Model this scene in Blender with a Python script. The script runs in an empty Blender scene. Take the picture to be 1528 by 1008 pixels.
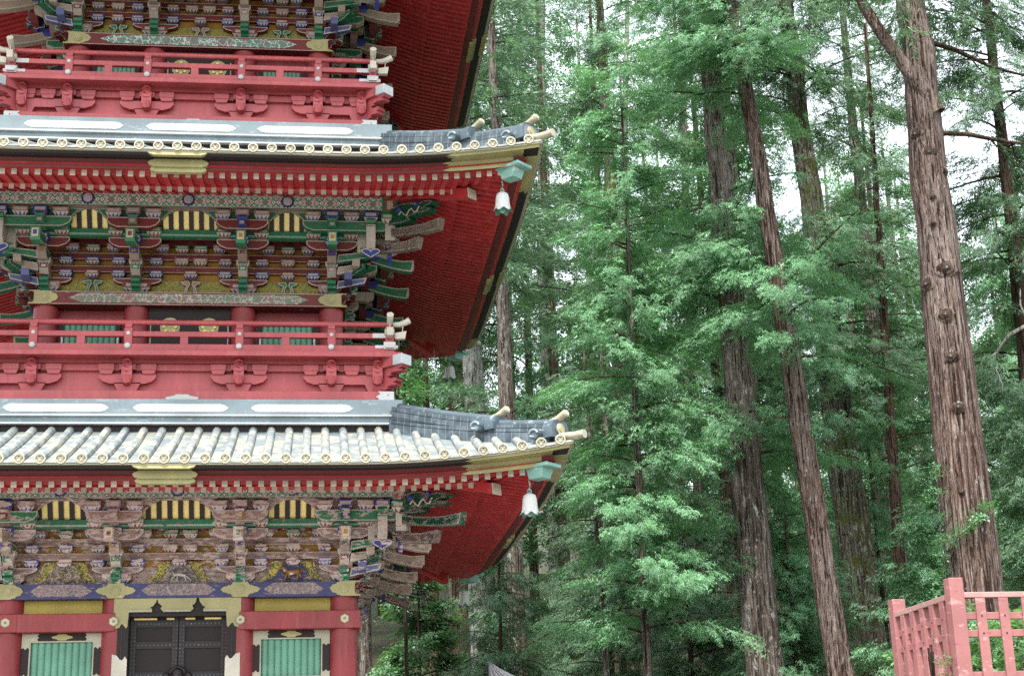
import bpy, bmesh, math, random
import numpy as np
from mathutils import Vector, Matrix

# ---------------------------------------------------------------- camera, sky, sun, exposure
S = bpy.context.scene
COL = S.collection
CAM = dict(loc=(2.003, -26.014, 1.6), yaw=0.13, pitch=0.293, roll=-0.029, f=2317.342 / 1528)

def make_camera():
    cy, sy = math.cos(CAM['yaw']), math.sin(CAM['yaw'])
    cp, sp = math.cos(CAM['pitch']), math.sin(CAM['pitch'])
    fw = Vector((sy * cp, cy * cp, sp)); r = Vector((cy, -sy, 0)); u = r.cross(fw)
    cr, sr = math.cos(CAM['roll']), math.sin(CAM['roll'])
    r2 = cr * r + sr * u; u2 = -sr * r + cr * u
    cd = bpy.data.cameras.new('camera'); co = bpy.data.objects.new('camera', cd); COL.objects.link(co)
    M = Matrix((r2, u2, -fw)).transposed().to_4x4(); M.translation = Vector(CAM['loc'])
    co.matrix_world = M
    cd.sensor_fit = 'HORIZONTAL'; cd.sensor_width = 36; cd.lens = 36 * CAM['f']
    cd.clip_start = 0.1; cd.clip_end = 2000
    S.camera = co
make_camera()

SUN_EL, SUN_AZ = math.radians(60), math.radians(200)      # azimuth measured clockwise from +y
def make_light():
    w = bpy.data.worlds.new('World'); S.world = w; w.use_nodes = True
    nt = w.node_tree; nt.nodes.clear()
    sky = nt.nodes.new('ShaderNodeTexSky'); sky.sky_type = 'NISHITA'; sky.sun_disc = False
    sky.sun_elevation = SUN_EL; sky.sun_rotation = SUN_AZ; sky.dust_density = 4; sky.air_density = 1.5
    bg = nt.nodes.new('ShaderNodeBackground'); bg.inputs['Strength'].default_value = 0.06
    cl = nt.nodes.new('ShaderNodeBackground'); cl.inputs['Color'].default_value = (0.96, 0.985, 1.0, 1)
    cl.inputs['Strength'].default_value = 0.62               # the white overcast
    ad = nt.nodes.new('ShaderNodeAddShader'); out = nt.nodes.new('ShaderNodeOutputWorld')
    nt.links.new(sky.outputs[0], bg.inputs['Color'])
    nt.links.new(bg.outputs[0], ad.inputs[0]); nt.links.new(cl.outputs[0], ad.inputs[1])
    nt.links.new(ad.outputs[0], out.inputs['Surface'])
    ld = bpy.data.lights.new('sun', 'SUN'); ld.energy = 3.0; ld.angle = math.radians(7); ld.color = (1, 0.96, 0.9)
    lo = bpy.data.objects.new('sun', ld); COL.objects.link(lo)
    d = Vector((math.sin(SUN_AZ) * math.cos(SUN_EL), math.cos(SUN_AZ) * math.cos(SUN_EL), math.sin(SUN_EL)))
    lo.rotation_euler = d.to_track_quat('Z', 'Y').to_euler()
    vs = S.view_settings; vs.view_transform = 'Standard'; vs.look = 'None'; vs.gamma = 1; vs.use_curve_mapping = False
    vs.exposure = 1.6
make_light()
S.cycles.use_denoising = False

# ---------------------------------------------------------------- node expressions and materials
class X:
    nt = None
    def __init__(s, sock): s.s = sock
    @staticmethod
    def op(name, *a, clamp=False):
        n = X.nt.nodes.new('ShaderNodeMath'); n.operation = name; n.use_clamp = clamp
        for i, v in enumerate(a):
            if isinstance(v, X): X.nt.links.new(v.s, n.inputs[i])
            else: n.inputs[i].default_value = v
        return X(n.outputs[0])
    def __add__(s, o): return X.op('ADD', s, o)
    __radd__ = __add__
    def __sub__(s, o): return X.op('SUBTRACT', s, o)
    def __rsub__(s, o): return X.op('SUBTRACT', o, s)
    def __mul__(s, o): return X.op('MULTIPLY', s, o)
    __rmul__ = __mul__
    def __truediv__(s, o): return X.op('DIVIDE', s, o)
    def fract(s): return X.op('FRACT', s)
    def abs(s): return X.op('ABSOLUTE', s)
    def lt(s, o): return X.op('LESS_THAN', s, o)
    def gt(s, o): return X.op('GREATER_THAN', s, o)
    def max(s, o): return X.op('MAXIMUM', s, o)
    def min(s, o): return X.op('MINIMUM', s, o)
    def sqrt(s): return X.op('SQRT', s)
    def sin(s): return X.op('SINE', s)
    def ramp(s, a, b):
        n = X.nt.nodes.new('ShaderNodeMapRange'); n.interpolation_type = 'SMOOTHSTEP'
        X.nt.links.new(s.s, n.inputs[0]); n.inputs[1].default_value = a; n.inputs[2].default_value = b
        return X(n.outputs[0])

def rgba(c): return (c[0], c[1], c[2], 1)
def mixc(fac, a, b):
    n = X.nt.nodes.new('ShaderNodeMix'); n.data_type = 'RGBA'
    if isinstance(fac, X): X.nt.links.new(fac.s, n.inputs[0])
    else: n.inputs[0].default_value = fac
    for i, v in ((6, a), (7, b)):
        if isinstance(v, tuple): n.inputs[i].default_value = rgba(v)
        else: X.nt.links.new(v, n.inputs[i])
    return n.outputs[2]
def coords(scale=(1, 1, 1), which='Object'):
    t = X.nt.nodes.new('ShaderNodeTexCoord'); m = X.nt.nodes.new('ShaderNodeMapping'); m.inputs['Scale'].default_value = scale
    X.nt.links.new(t.outputs[which], m.inputs[0]); return m.outputs[0]
def xyz():
    t = X.nt.nodes.new('ShaderNodeTexCoord'); n = X.nt.nodes.new('ShaderNodeSeparateXYZ')
    X.nt.links.new(t.outputs['Object'], n.inputs[0]); return X(n.outputs[0]), X(n.outputs[1]), X(n.outputs[2])
def noise(scale, detail=4, rough=.55, sc=(1, 1, 1), dist=0, vec=None):
    n = X.nt.nodes.new('ShaderNodeTexNoise'); n.inputs['Scale'].default_value = scale; n.inputs['Detail'].default_value = detail
    n.inputs['Roughness'].default_value = rough; n.inputs['Distortion'].default_value = dist
    X.nt.links.new(vec or coords(sc), n.inputs['Vector']); return X(n.outputs[0])
def voro(scale, sc=(1, 1, 1), feature='F1', vec=None):
    n = X.nt.nodes.new('ShaderNodeTexVoronoi'); n.feature = feature; n.inputs['Scale'].default_value = scale
    X.nt.links.new(vec or coords(sc), n.inputs['Vector']); return n
def begin(name):
    m = bpy.data.materials.new(name); m.use_nodes = True; X.nt = m.node_tree
    return m, X.nt.nodes['Principled BSDF']
def setc(b, c):
    if isinstance(c, tuple): b.inputs['Base Color'].default_value = rgba(c)
    else: X.nt.links.new(c, b.inputs['Base Color'])
def bump(b, h, strength=.3, dist=.02):
    n = X.nt.nodes.new('ShaderNodeBump'); n.inputs['Strength'].default_value = strength; n.inputs['Distance'].default_value = dist
    X.nt.links.new(h.s, n.inputs['Height']); X.nt.links.new(n.outputs[0], b.inputs['Normal'])
def sc3(c, k): return (c[0] * k, c[1] * k, c[2] * k)

_mc = {}
def paint(col, wear=.15, worn=(.40, .32, .31), rough=.5, worn2=(.16, .03, .03), metal=0, fine=30):
    """Old lacquer or pigment: tone drifts, flakes off to chalky ground and bare wood."""
    key = (col, wear, worn, rough, worn2, metal)
    if key in _mc: return _mc[key]
    col, worn, worn2 = sc3(col, .70), sc3(worn, .70), sc3(worn2, .70)
    m, b = begin('paint'); _mc[key] = m
    big = noise(1.7, 3); n1 = noise(fine * .35, 5, .65, (.65, .65, 1.5)); n2 = noise(fine, 3, .6)
    c = mixc(big.ramp(.3, .7), sc3(col, .82), sc3(col, 1.12))
    c = mixc(n2.ramp(.35, .75) * .25, c, sc3(col, .6))
    t = .72 - .42 * wear
    if col[0] > 4 * col[1] and col[0] > .15:                      # red lacquer fades in streaks under the drip lines
        stk = noise(4.5, 5, .65, (1.6, 1.6, .14)); c = mixc(stk.ramp(.50, .72) * .45, c, (col[0] * 1.25, col[0] * .30, col[0] * .30))
        stk2 = noise(7, 4, .6, (1.8, 1.8, .2)); c = mixc(stk2.ramp(.58, .72) * .45, c, sc3(col, .5))
    if wear > 0:
        c = mixc(n1.ramp(t, t + .06), c, worn)
        n3 = noise(fine * .4, 4, .6, (.6, .6, 2.2)); t3 = max(t + .07, .6)
        c = mixc(n3.ramp(t3, t3 + .05) * .85, c, worn2)
    setc(b, c); b.inputs['Roughness'].default_value = rough; b.inputs['Metallic'].default_value = metal
    if rough < .9: bump(b, n2, .12, .01)
    return m

RED = (.50, .084, .097)
M_red = paint(RED, .12, worn=(.60, .20, .20), rough=.5, worn2=(.34, .045, .045), fine=22)
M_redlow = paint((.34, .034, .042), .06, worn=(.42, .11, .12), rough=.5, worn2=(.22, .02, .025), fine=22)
M_soffit = paint((.54, .026, .034), .04, worn=(.3, .06, .05), rough=.55, worn2=(.1, .01, .01), fine=18)
M_dark = paint((.013, .007, .007), .05, worn=(.06, .04, .035), rough=.7, worn2=(.05, .02, .02))
M_door = paint((.018, .010, .012), .2, worn=(.08, .06, .068), rough=.6, worn2=(.02, .01, .01), fine=60)
M_gold = paint((.46, .43, .20), .25, worn=(.60, .58, .38), rough=.5, worn2=(.26, .22, .09), metal=.15, fine=50)
M_beige = paint((.40, .37, .27), .4, worn=(.54, .52, .44), rough=.6, worn2=(.16, .14, .10), metal=.1, fine=40)
M_goldp = paint((.52, .50, .38), .2, worn=(.75, .72, .6), rough=.5, worn2=(.35, .28, .15), metal=.1, fine=50)
M_yellow = paint((.46, .36, .06), .2, worn=(.58, .48, .14), rough=.5, worn2=(.25, .17, .03), metal=.2, fine=40)
M_ochre = paint((.42, .26, .03), .2, worn=(.5, .4, .12), rough=.55, worn2=(.2, .1, .02), metal=.1, fine=40)
M_brightgold = paint((1.2, .98, .36), .1, worn=(1.25, 1.1, .6), rough=.4, worn2=(.7, .5, .12), metal=.1, fine=50)
M_white = paint((.72, .69, .58), .15, worn=(.8, .78, .7), rough=.6, worn2=(.5, .44, .32), fine=60)
M_chalk = paint((.70, .72, .72), .12, worn=(.86, .88, .88), rough=.5, worn2=(.6, .64, .66), fine=30)
M_copper = paint((.30, .60, .54), .35, worn=(.55, .74, .70), rough=.55, worn2=(.14, .32, .28), fine=24)
M_copperin = paint((.08, .30, .22), .2, worn=(.2, .42, .34), rough=.6, worn2=(.04, .14, .1), fine=30)
M_bellwhite = paint((.70, .74, .72), .15, worn=(.8, .83, .82), rough=.5, worn2=(.4, .55, .5), fine=30)
M_silver = paint((.62, .68, .70), .2, worn=(.75, .8, .8), rough=.45, worn2=(.4, .46, .48), metal=.2, fine=40)
M_steel = paint((.085, .125, .155), .35, worn=(.24, .31, .34), rough=.5, worn2=(.04, .055, .07), fine=26)
M_band = paint((.30, .39, .43), .3, worn=(.42, .50, .53), rough=.5, worn2=(.22, .30, .34), fine=26)
M_bandlow = paint((.24, .33, .38), .3, worn=(.40, .48, .52), rough=.5, worn2=(.14, .20, .24), fine=26)
M_fascia = paint((.18, .011, .014), .06, worn=(.3, .06, .05), rough=.6, worn2=(.1, .01, .01), fine=18)
M_sl = paint((.13, .36, .25), .2, worn=(.32, .56, .42), rough=.55, worn2=(.07, .22, .15), fine=40)
M_slit = paint((.17, .43, .31), .12, worn=(.42, .66, .52), rough=.55, worn2=(.09, .28, .19), fine=40)

def tile_mat():
    m, b = begin('roof_tile')
    x, y, z = xyz(); n = noise(3.5, 5, .65); n2 = noise(22, 4, .7); st = noise(7, 4, .6, (1, .3, 1))
    pale, blue, dark = (.275, .275, .225), (.125, .16, .18), (.11, .13, .135)
    c = mixc(n.ramp(.34, .62), pale, blue)
    c = mixc(st.ramp(.5, .75) * .6, c, (.42, .43, .38))
    c = mixc(n2.ramp(.56, .74) * .55, c, dark)
    j = ((y * 3.1).fract() - .5).abs().lt(.03)
    c = mixc(j * .35, c, dark)
    setc(b, c); b.inputs['Roughness'].default_value = .6; bump(b, n2, .25, .01); return m
M_tile = tile_mat()

def ridge_mat():
    m, b = begin('ridge_tile')
    x, y, z = xyz(); t = (x - y) * .7071
    n = noise(6, 4, .6); n2 = noise(30, 4, .7)
    c = mixc(n.ramp(.35, .7), (.030, .045, .060), (.085, .118, .14))
    c = mixc(n2.ramp(.56, .76) * .5, c, (.19, .235, .25))
    j = ((t / .135).fract() - .5).abs().lt(.035)
    c = mixc(j * .5, c, (.24, .28, .30))
    setc(b, c); b.inputs['Roughness'].default_value = .5; bump(b, n2, .2, .01); return m
M_ridge = ridge_mat()

def lattice_mat(zc, wear):
    """Brocade frieze: green crossings with four-petal flowers and pink squares."""
    m, b = begin('brocade')
    x, y, z = xyz()
    P = .335
    u = ((x / P).fract() - .5) * P            # 0 at the pink square
    u2 = ((x / P + .5).fract() - .5) * P      # 0 at the flower
    w = z - zc
    c = mixc(noise(40, 3).ramp(.4, .6), (.34, .38, .37), (.46, .40, .40))
    q = ((x / P * 2).fract() - .5) * (P / 2)
    e = ((q.abs() - .084).abs() + w.abs())
    dia1 = u.abs() + w.abs(); dia2 = u2.abs() + w.abs()
    c = mixc(dia1.lt(.082), c, (.70, .64, .60)); c = mixc(dia1.lt(.066), c, (.40, .13, .13))
    c = mixc(dia2.lt(.086), c, (.12, .02, .04))
    a1 = (u2.abs() - .036).abs() + w.abs(); a2 = u2.abs() + (w.abs() - .036).abs(); pet = a1.min(a2)
    c = mixc(pet.lt(.036), c, (.80, .76, .72)); c = mixc(pet.lt(.017), c, (.42, .04, .08))
    cr = (q.abs() + w.abs() - .098).abs()
    c = mixc(cr.lt(.018), c, (.04, .30, .17))
    hd = (q.abs()) + (w.abs() - .115).abs()
    c = mixc(hd.lt(.05), c, (.72, .58, .56)); c = mixc(hd.lt(.032), c, (.28, .02, .05))
    n1 = noise(14, 5, .65); t = .74 - .36 * wear
    c = mixc(n1.ramp(t, t + .08), c, (.44, .35, .34))
    setc(b, c); b.inputs['Roughness'].default_value = .6; return m

def scroll_mat(ground, curl, curl2, scale=16, wear=.2):
    """Painted arabesque scrollwork on a beam."""
    m, b = begin('arabesque')
    wv = coords((1, 1, 1)); nz = X.nt.nodes.new('ShaderNodeTexNoise'); nz.inputs['Scale'].default_value = 9
    X.nt.links.new(wv, nz.inputs['Vector'])
    mx = X.nt.nodes.new('ShaderNodeMix'); mx.data_type = 'VECTOR'; mx.inputs[0].default_value = .16
    X.nt.links.new(wv, mx.inputs[4]); X.nt.links.new(nz.outputs['Color'], mx.inputs[5])
    v = voro(scale, vec=mx.outputs[1], feature='DISTANCE_TO_EDGE'); e = X(v.outputs[0])
    v2 = voro(scale * .55, vec=mx.outputs[1]); d = X(v2.outputs[0]); ring = ((d * 7).fract() - .5).abs()
    pat = noise(4.0, 2)
    c = mixc(noise(25, 4).ramp(.35, .7), ground, sc3(ground, .7))
    c = mixc(ring.lt(.20) * pat.gt(.40), c, curl)
    c = mixc(e.lt(.05), c, curl2)
    t = .74 - .42 * wear; c = mixc(noise(11, 5, .65).ramp(t, t + .08), c, sc3(ground, .55))
    setc(b, c); b.inputs['Roughness'].default_value = .6; return m
M_arch = {1: scroll_mat((.15, .115, .15), (.24, .17, .15), (.30, .26, .24), 17, .25),
          2: scroll_mat((.26, .15, .14), (.05, .24, .15), (.42, .40, .36), 11, .12),
          3: scroll_mat((.20, .16, .16), (.03, .28, .19), (.50, .55, .52), 11, .08)}
M_indigo = paint((.05, .055, .19), .35, worn=(.2, .18, .24), rough=.6, worn2=(.03, .03, .08), fine=30)
M_floral = scroll_mat((.36, .27, .04), (.16, .22, .05), (.09, .10, .03), 20, .1)
M_leafgold = scroll_mat((.46, .40, .06), (.07, .09, .03), (.05, .05, .03), 13, .05)
M_carve = scroll_mat((.13, .10, .09), (.30, .24, .18), (.36, .32, .28), 17, .1)

# ---------------------------------------------------------------- mesh building
class MB:
    def __init__(s): s.v = []; s.f = []; s.mi = []; s.mats = []
    def mat(s, m):
        if m not in s.mats: s.mats.append(m)
        return s.mats.index(m)
    def poly(s, pts, m):
        i = len(s.v); s.v += [tuple(p) for p in pts]; s.f.append(tuple(range(i, i + len(pts)))); s.mi.append(s.mat(m))
    def hexa(s, c, m, faces=None):
        """c: 8 corners, bottom ring 0-3 then top ring 4-7"""
        i = len(s.v); s.v += [tuple(p) for p in c]
        F = ((0, 3, 2, 1), (4, 5, 6, 7), (0, 1, 5, 4), (1, 2, 6, 5), (2, 3, 7, 6), (3, 0, 4, 7))
        for k, q in enumerate(F):
            mm = m if faces is None or k not in faces else faces[k]
            if mm is None: continue
            s.f.append(tuple(i + j for j in q)); s.mi.append(s.mat(mm))
    def box(s, x0, x1, y0, y1, z0, z1, m, faces=None):
        s.hexa([(x0, y0, z0), (x1, y0, z0), (x1, y1, z0), (x0, y1, z0), (x0, y0, z1), (x1, y0, z1), (x1, y1, z1), (x0, y1, z1)], m, faces)
    def prism(s, poly, fn, t0, t1, m, inset=0, m_edge=None, m_in=None, back=True):
        """poly of (a,b); fn(a,b,t)->xyz; the face at t1 carries an inset painted field."""
        n = len(poly)
        A = sum(poly[i][0] * poly[(i + 1) % n][1] - poly[(i + 1) % n][0] * poly[i][1] for i in range(n))
        if A < 0: poly = poly[::-1]
        for i in range(n):
            p, q = poly[i], poly[(i + 1) % n]
            s.poly([fn(*p, t0), fn(*q, t0), fn(*q, t1), fn(*p, t1)], m)
        if back: s.poly([fn(*p, t0) for p in poly], m)
        if not inset:
            s.poly([fn(*p, t1) for p in poly], m_in or m); return
        ins = []
        for i in range(n):
            p0, p, p1 = Vector(poly[i - 1]), Vector(poly[i]), Vector(poly[(i + 1) % n])
            e0 = (p - p0).normalized(); e1 = (p1 - p).normalized()
            n0 = Vector((-e0.y, e0.x)); n1 = Vector((-e1.y, e1.x)); bis = n0 + n1
            L = bis.length
            if L < 1e-4: bis = n0; k = inset
            else: bis /= L; k = inset / max(.5, bis.dot(n0))
            q = p + bis * k; ins.append((q.x, q.y))
        for i in range(n):
            j = (i + 1) % n
            s.poly([fn(*poly[i], t1), fn(*poly[j], t1), fn(*ins[j], t1), fn(*ins[i], t1)], m_edge)
        s.poly([fn(*p, t1) for p in ins], m_in)
    def tube(s, pts, rad, seg, m, cap=True, mcap=None, up=(0, 0, 1)):
        pts = [Vector(p) for p in pts]; rings = []
        for i, p in enumerate(pts):
            d = (pts[min(i + 1, len(pts) - 1)] - pts[max(i - 1, 0)]).normalized()
            a = d.cross(Vector(up))
            if a.length < 1e-3: a = d.cross(Vector((1, 0, 0)))
            a.normalize(); b = a.cross(d)
            r = rad[i] if isinstance(rad, (list, tuple)) else rad
            base = len(s.v)
            s.v += [tuple(p + a * (r * math.cos(2 * math.pi * k / seg)) + b * (r * math.sin(2 * math.pi * k / seg))) for k in range(seg)]
            rings.append(base)
        for i in range(len(rings) - 1):
            for k in range(seg):
                k2 = (k + 1) % seg
                s.f.append((rings[i] + k, rings[i] + k2, rings[i + 1] + k2, rings[i + 1] + k)); s.mi.append(s.mat(m))
        if cap:
            s.f.append(tuple(rings[0] + k for k in range(seg))[::-1]); s.mi.append(s.mat(m))
            s.f.append(tuple(rings[-1] + k for k in range(seg))); s.mi.append(s.mat(mcap or m))
    def lathe(s, prof, c, seg, m, mats=None, lobes=0, amp=0):
        rings = []
        for (r, z, *q) in prof:
            base = len(s.v); am = q[0] if q else 0
            for k in range(seg):
                a = 2 * math.pi * k / seg; w = math.cos(lobes * a) if lobes else 0
                rr = r * (1 + am * .12 * w); zz = z - am * amp * (w * .5 + .5)
                s.v.append((c[0] + rr * math.cos(a), c[1] + rr * math.sin(a), c[2] + zz))
            rings.append(base)
        for i in range(len(rings) - 1):
            for k in range(seg):
                k2 = (k + 1) % seg
                s.f.append((rings[i] + k, rings[i] + k2, rings[i + 1] + k2, rings[i + 1] + k)); s.mi.append(s.mat(mats[i] if mats else m))
    def ball(s, c, r, m, seg=8, rings=5):
        if isinstance(r, (int, float)): r = (r, r, r)
        base = []
        for j in range(1, rings):
            ph = math.pi * j / rings; b = len(s.v); base.append(b)
            for k in range(seg):
                a = 2 * math.pi * k / seg
                s.v.append((c[0] + r[0] * math.sin(ph) * math.cos(a), c[1] + r[1] * math.sin(ph) * math.sin(a), c[2] + r[2] * math.cos(ph)))
        t = len(s.v); s.v += [(c[0], c[1], c[2] + r[2]), (c[0], c[1], c[2] - r[2])]; mi = s.mat(m)
        for k in range(seg):
            k2 = (k + 1) % seg
            s.f.append((t, base[0] + k, base[0] + k2)); s.mi.append(mi)
            s.f.append((t + 1, base[-1] + k2, base[-1] + k)); s.mi.append(mi)
            for j in range(len(base) - 1):
                s.f.append((base[j] + k, base[j + 1] + k, base[j + 1] + k2, base[j] + k2)); s.mi.append(mi)
    def build(s, name, parent=None, smooth=False, bevel=0, loc=None):
        me = bpy.data.meshes.new(name)
        v = s.v
        if loc is not None: v = [(p[0] - loc[0], p[1] - loc[1], p[2] - loc[2]) for p in v]
        me.from_pydata(v, [], s.f)
        for m in s.mats: me.materials.append(m)
        me.polygons.foreach_set('material_index', s.mi)
        bm = bmesh.new(); bm.from_mesh(me)
        bmesh.ops.remove_doubles(bm, verts=bm.verts, dist=1e-5)
        bmesh.ops.recalc_face_normals(bm, faces=bm.faces); bm.to_mesh(me); bm.free()
        if smooth: me.shade_smooth() if hasattr(me, 'shade_smooth') else None
        o = bpy.data.objects.new(name, me); COL.objects.link(o); o.parent = parent
        if loc is not None: o.location = loc
        if smooth == 'auto':
            me.set_sharp_from_angle(angle=math.radians(40))
        if bevel:
            b = o.modifiers.new('edge', 'BEVEL'); b.width = bevel; b.segments = 2; b.limit_method = 'ANGLE'
        return o

def empty(name, loc, label=None, cat=None, group=None, rz=0, parent=None):
    o = bpy.data.objects.new(name, None); COL.objects.link(o); o.location = loc; o.rotation_euler = (0, 0, rz); o.parent = parent
    o.empty_display_size = .2
    if label: o['label'] = label
    if cat: o['category'] = cat
    if group: o['group'] = group
    return o
def tag(o, label=None, cat=None, group=None, kind=None):
    if label: o['label'] = label
    if cat: o['category'] = cat
    if group: o['group'] = group
    if kind: o['kind'] = kind
    return o
def copy_tree(o, parent, rz=None):
    c = o.copy(); COL.objects.link(c); c.parent = parent
    if rz is not None: c.rotation_euler.z = rz
    for ch in list(o.children): copy_tree(ch, c)
    return c
def F(x, d, z): return (x, -d, z)          # a point of the front face: along, outward, up
def mbox(mb, L0, L1, d0, d1, z0, z1, m, faces=None):
    """A board of the front face mitred at the corners: half length L1 at its face, L0 at its back."""
    mb.hexa([F(-L1, d1, z0), F(L1, d1, z0), F(L0, d0, z0), F(-L0, d0, z0), F(-L1, d1, z1), F(L1, d1, z1), F(L0, d0, z1), F(-L0, d0, z1)], m, faces)
def fbox(mb, x0, x1, d0, d1, z0, z1, m, faces=None): mb.box(x0, x1, -d1, -d0, z0, z1, m, faces)   # face index 2 is the outer front

# ---------------------------------------------------------------- the pagoda
PAG = empty('pagoda', (0, 0, 0), 'red lacquered pagoda with tiled roofs, gold fittings and painted brackets under its eaves', 'pagoda')
ST = {1: dict(zA=4.79, a=2.425, b=.90, M=3.24, R=5.54, wear=.50),
      2: dict(zA=9.37, a=2.212, b=.825, M=3.11, R=5.306, wear=.20),
      3: dict(zA=13.965, a=1.972, b=.743, M=2.93, R=5.09, wear=.16)}
PK, GR, BL, RB, OC, WH, BE = (.34, .22, .20), (.022, .21, .105), (.022, .045, .30), (.19, .022, .022), (.38, .19, .014), (.52, .48, .42), (.42, .33, .27)
def pc(c, s):
    w = ST[s]['wear']
    if s == 1: c = sc3(c, 1.3)
    return paint(c, w, worn=(.74, .61, .60) if s == 1 else (.38, .30, .28), rough=.6, worn2=(.17, .04, .04), fine=34)
rnd = random.Random(7)
SIDES = (1, 2, 3)

def rise(x, d, R):
    k = R / 5.54
    t = max(0, abs(x) - 2.4 * k) / (3.14 * k)
    return .30 * k * t * t * max(0, min(1, (d - 3) / (R - 3.04)))
def prof(d, R):
    t = R - .04 - d
    return 1.345 + .36 * t + .02 * t * t

def masu(mb, x, d, z0, w, h, dep, s, top, low=None, zig=(WH, BL), n=3):
    """A bearing block: square head with a pale panel, tapered foot painted with a sawtooth."""
    top_m, low_m = pc(top, s), pc(low or top, s); pale = pc((.50, .45, .42) if top != WH else PK, s)
    z1, zt = z0 + .44 * h, z0 + h; q = w * .31; hw = w / 2; dq = dep * .31; hd = dep / 2; f = d + hd
    fbox(mb, x - hw, x + hw, d - hd, f, z1, zt, top_m, {2: None})
    a = [(x - hw, z1), (x + hw, z1), (x + hw, zt), (x - hw, zt)]
    i1, i2 = w * .12, (zt - z1) * .22
    b = [(x - hw + i1, z1 + i2), (x + hw - i1, z1 + i2), (x + hw - i1, zt - i2), (x - hw + i1, zt - i2)]
    for i in range(4):
        j = (i + 1) % 4; mb.poly([F(a[i][0], f, a[i][1]), F(a[j][0], f, a[j][1]), F(b[j][0], f, b[j][1]), F(b[i][0], f, b[i][1])], top_m)
    mb.poly([F(p[0], f, p[1]) for p in b], pale)
    B = lambda t: F(x - q + 2 * q * t, d + dq, z0); T = lambda t: F(x - hw + w * t, f, z1)
    za, zb = pc(zig[0], s), pc(zig[1], s)
    for i in range(n):
        mb.poly([B(i / n), B((i + 1) / n), T((i + .5) / n)], zb)
        if i: mb.poly([T((i - .5) / n), B(i / n), T((i + .5) / n)], za)
    mb.poly([T(0), B(0), T(.5 / n)], za); mb.poly([T(1 - .5 / n), B(1), T(1)], za)
    for sx in (-1, 1):
        mb.poly([F(x + sx * q, d + dq, z0), F(x + sx * hw, f, z1), F(x + sx * hw, d - hd, z1), F(x + sx * q, d - dq, z0)], low_m)
    mb.poly([F(x - q, d - dq, z0), F(x + q, d - dq, z0), F(x + q, d + dq, z0), F(x - q, d + dq, z0)], low_m)

def hijiki(mb, x0, x1, d, z0, z1, th, s, c, edge=WH):
    """A boat-shaped arm running along the wall."""
    h = z1 - z0; r = min(.16, (x1 - x0) * .25)
    pts = [(x0, z1), (x0, z0 + h * .62), (x0 + r * .35, z0 + h * .25), (x0 + r, z0), (x1 - r, z0), (x1 - r * .35, z0 + h * .25), (x1, z0 + h * .62), (x1, z1)]
    mb.prism(pts, lambda a, b, t: F(a, t, b), d - th / 2, d + th / 2, pc(c, s), .016, pc(edge, s), pc(c, s))

def out_prism(mb, x, w, pts, s, c, edge=WH, inset=.016, fn=None, end=None):
    """A member running outward: outline (d,z), thickness across x, both flanks carry a bordered field."""
    fn = fn or (lambda a, b, t: F(x + t, a, b))
    m, e = pc(c, s), pc(edge, s); k = pc(end or c, s)
    mb.prism(pts, fn, 0, w / 2, k, inset, e, m, back=False)
    mb.prism(pts, fn, 0, -w / 2, k, inset, e, m, back=False)

def tail_pts(d0, z0, d1, z1, th, n=8, curl=.5):
    """Slanting tail rafter that dips and lifts again at its square-cut tip."""
    top, bot = [], []
    for i in range(n + 1):
        t = i / n; d = d0 + (d1 - d0) * t
        z = z0 + (z1 - z0) * t - curl * .38 * math.sin(math.pi * t) * abs(z1 - z0 + .25) + 0.02 * math.sin(math.pi * t * 2)
        hh = th * (1 - .12 * math.sin(math.pi * t))
        top.append((d, z + hh / 2)); bot.append((d, z - hh / 2))
    top[-1] = (top[-1][0] + .03, top[-1][1] + .03); bot[-1] = (bot[-1][0] - .005, bot[-1][1] + .01)
    return bot + top[::-1]
def beast_pts(d0, d1, z0, z1):
    """Outline of a carved beast's head: brow, snout, open jaw, beard."""
    L, H = d1 - d0, z1 - z0
    P = [(0, 0), (.30, -.06), (.45, -.16), (.62, -.10), (.58, .10), (.74, .16), (.96, .08), (1.02, .24), (.86, .36), (1.0, .46), (1.06, .64), (.92, .80), (.74, .76), (.62, .98), (.44, 1.08), (.22, .98), (0, 1.0)]
    return [(d0 + p[0] * L, z0 + p[1] * H) for p in P]

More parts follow.
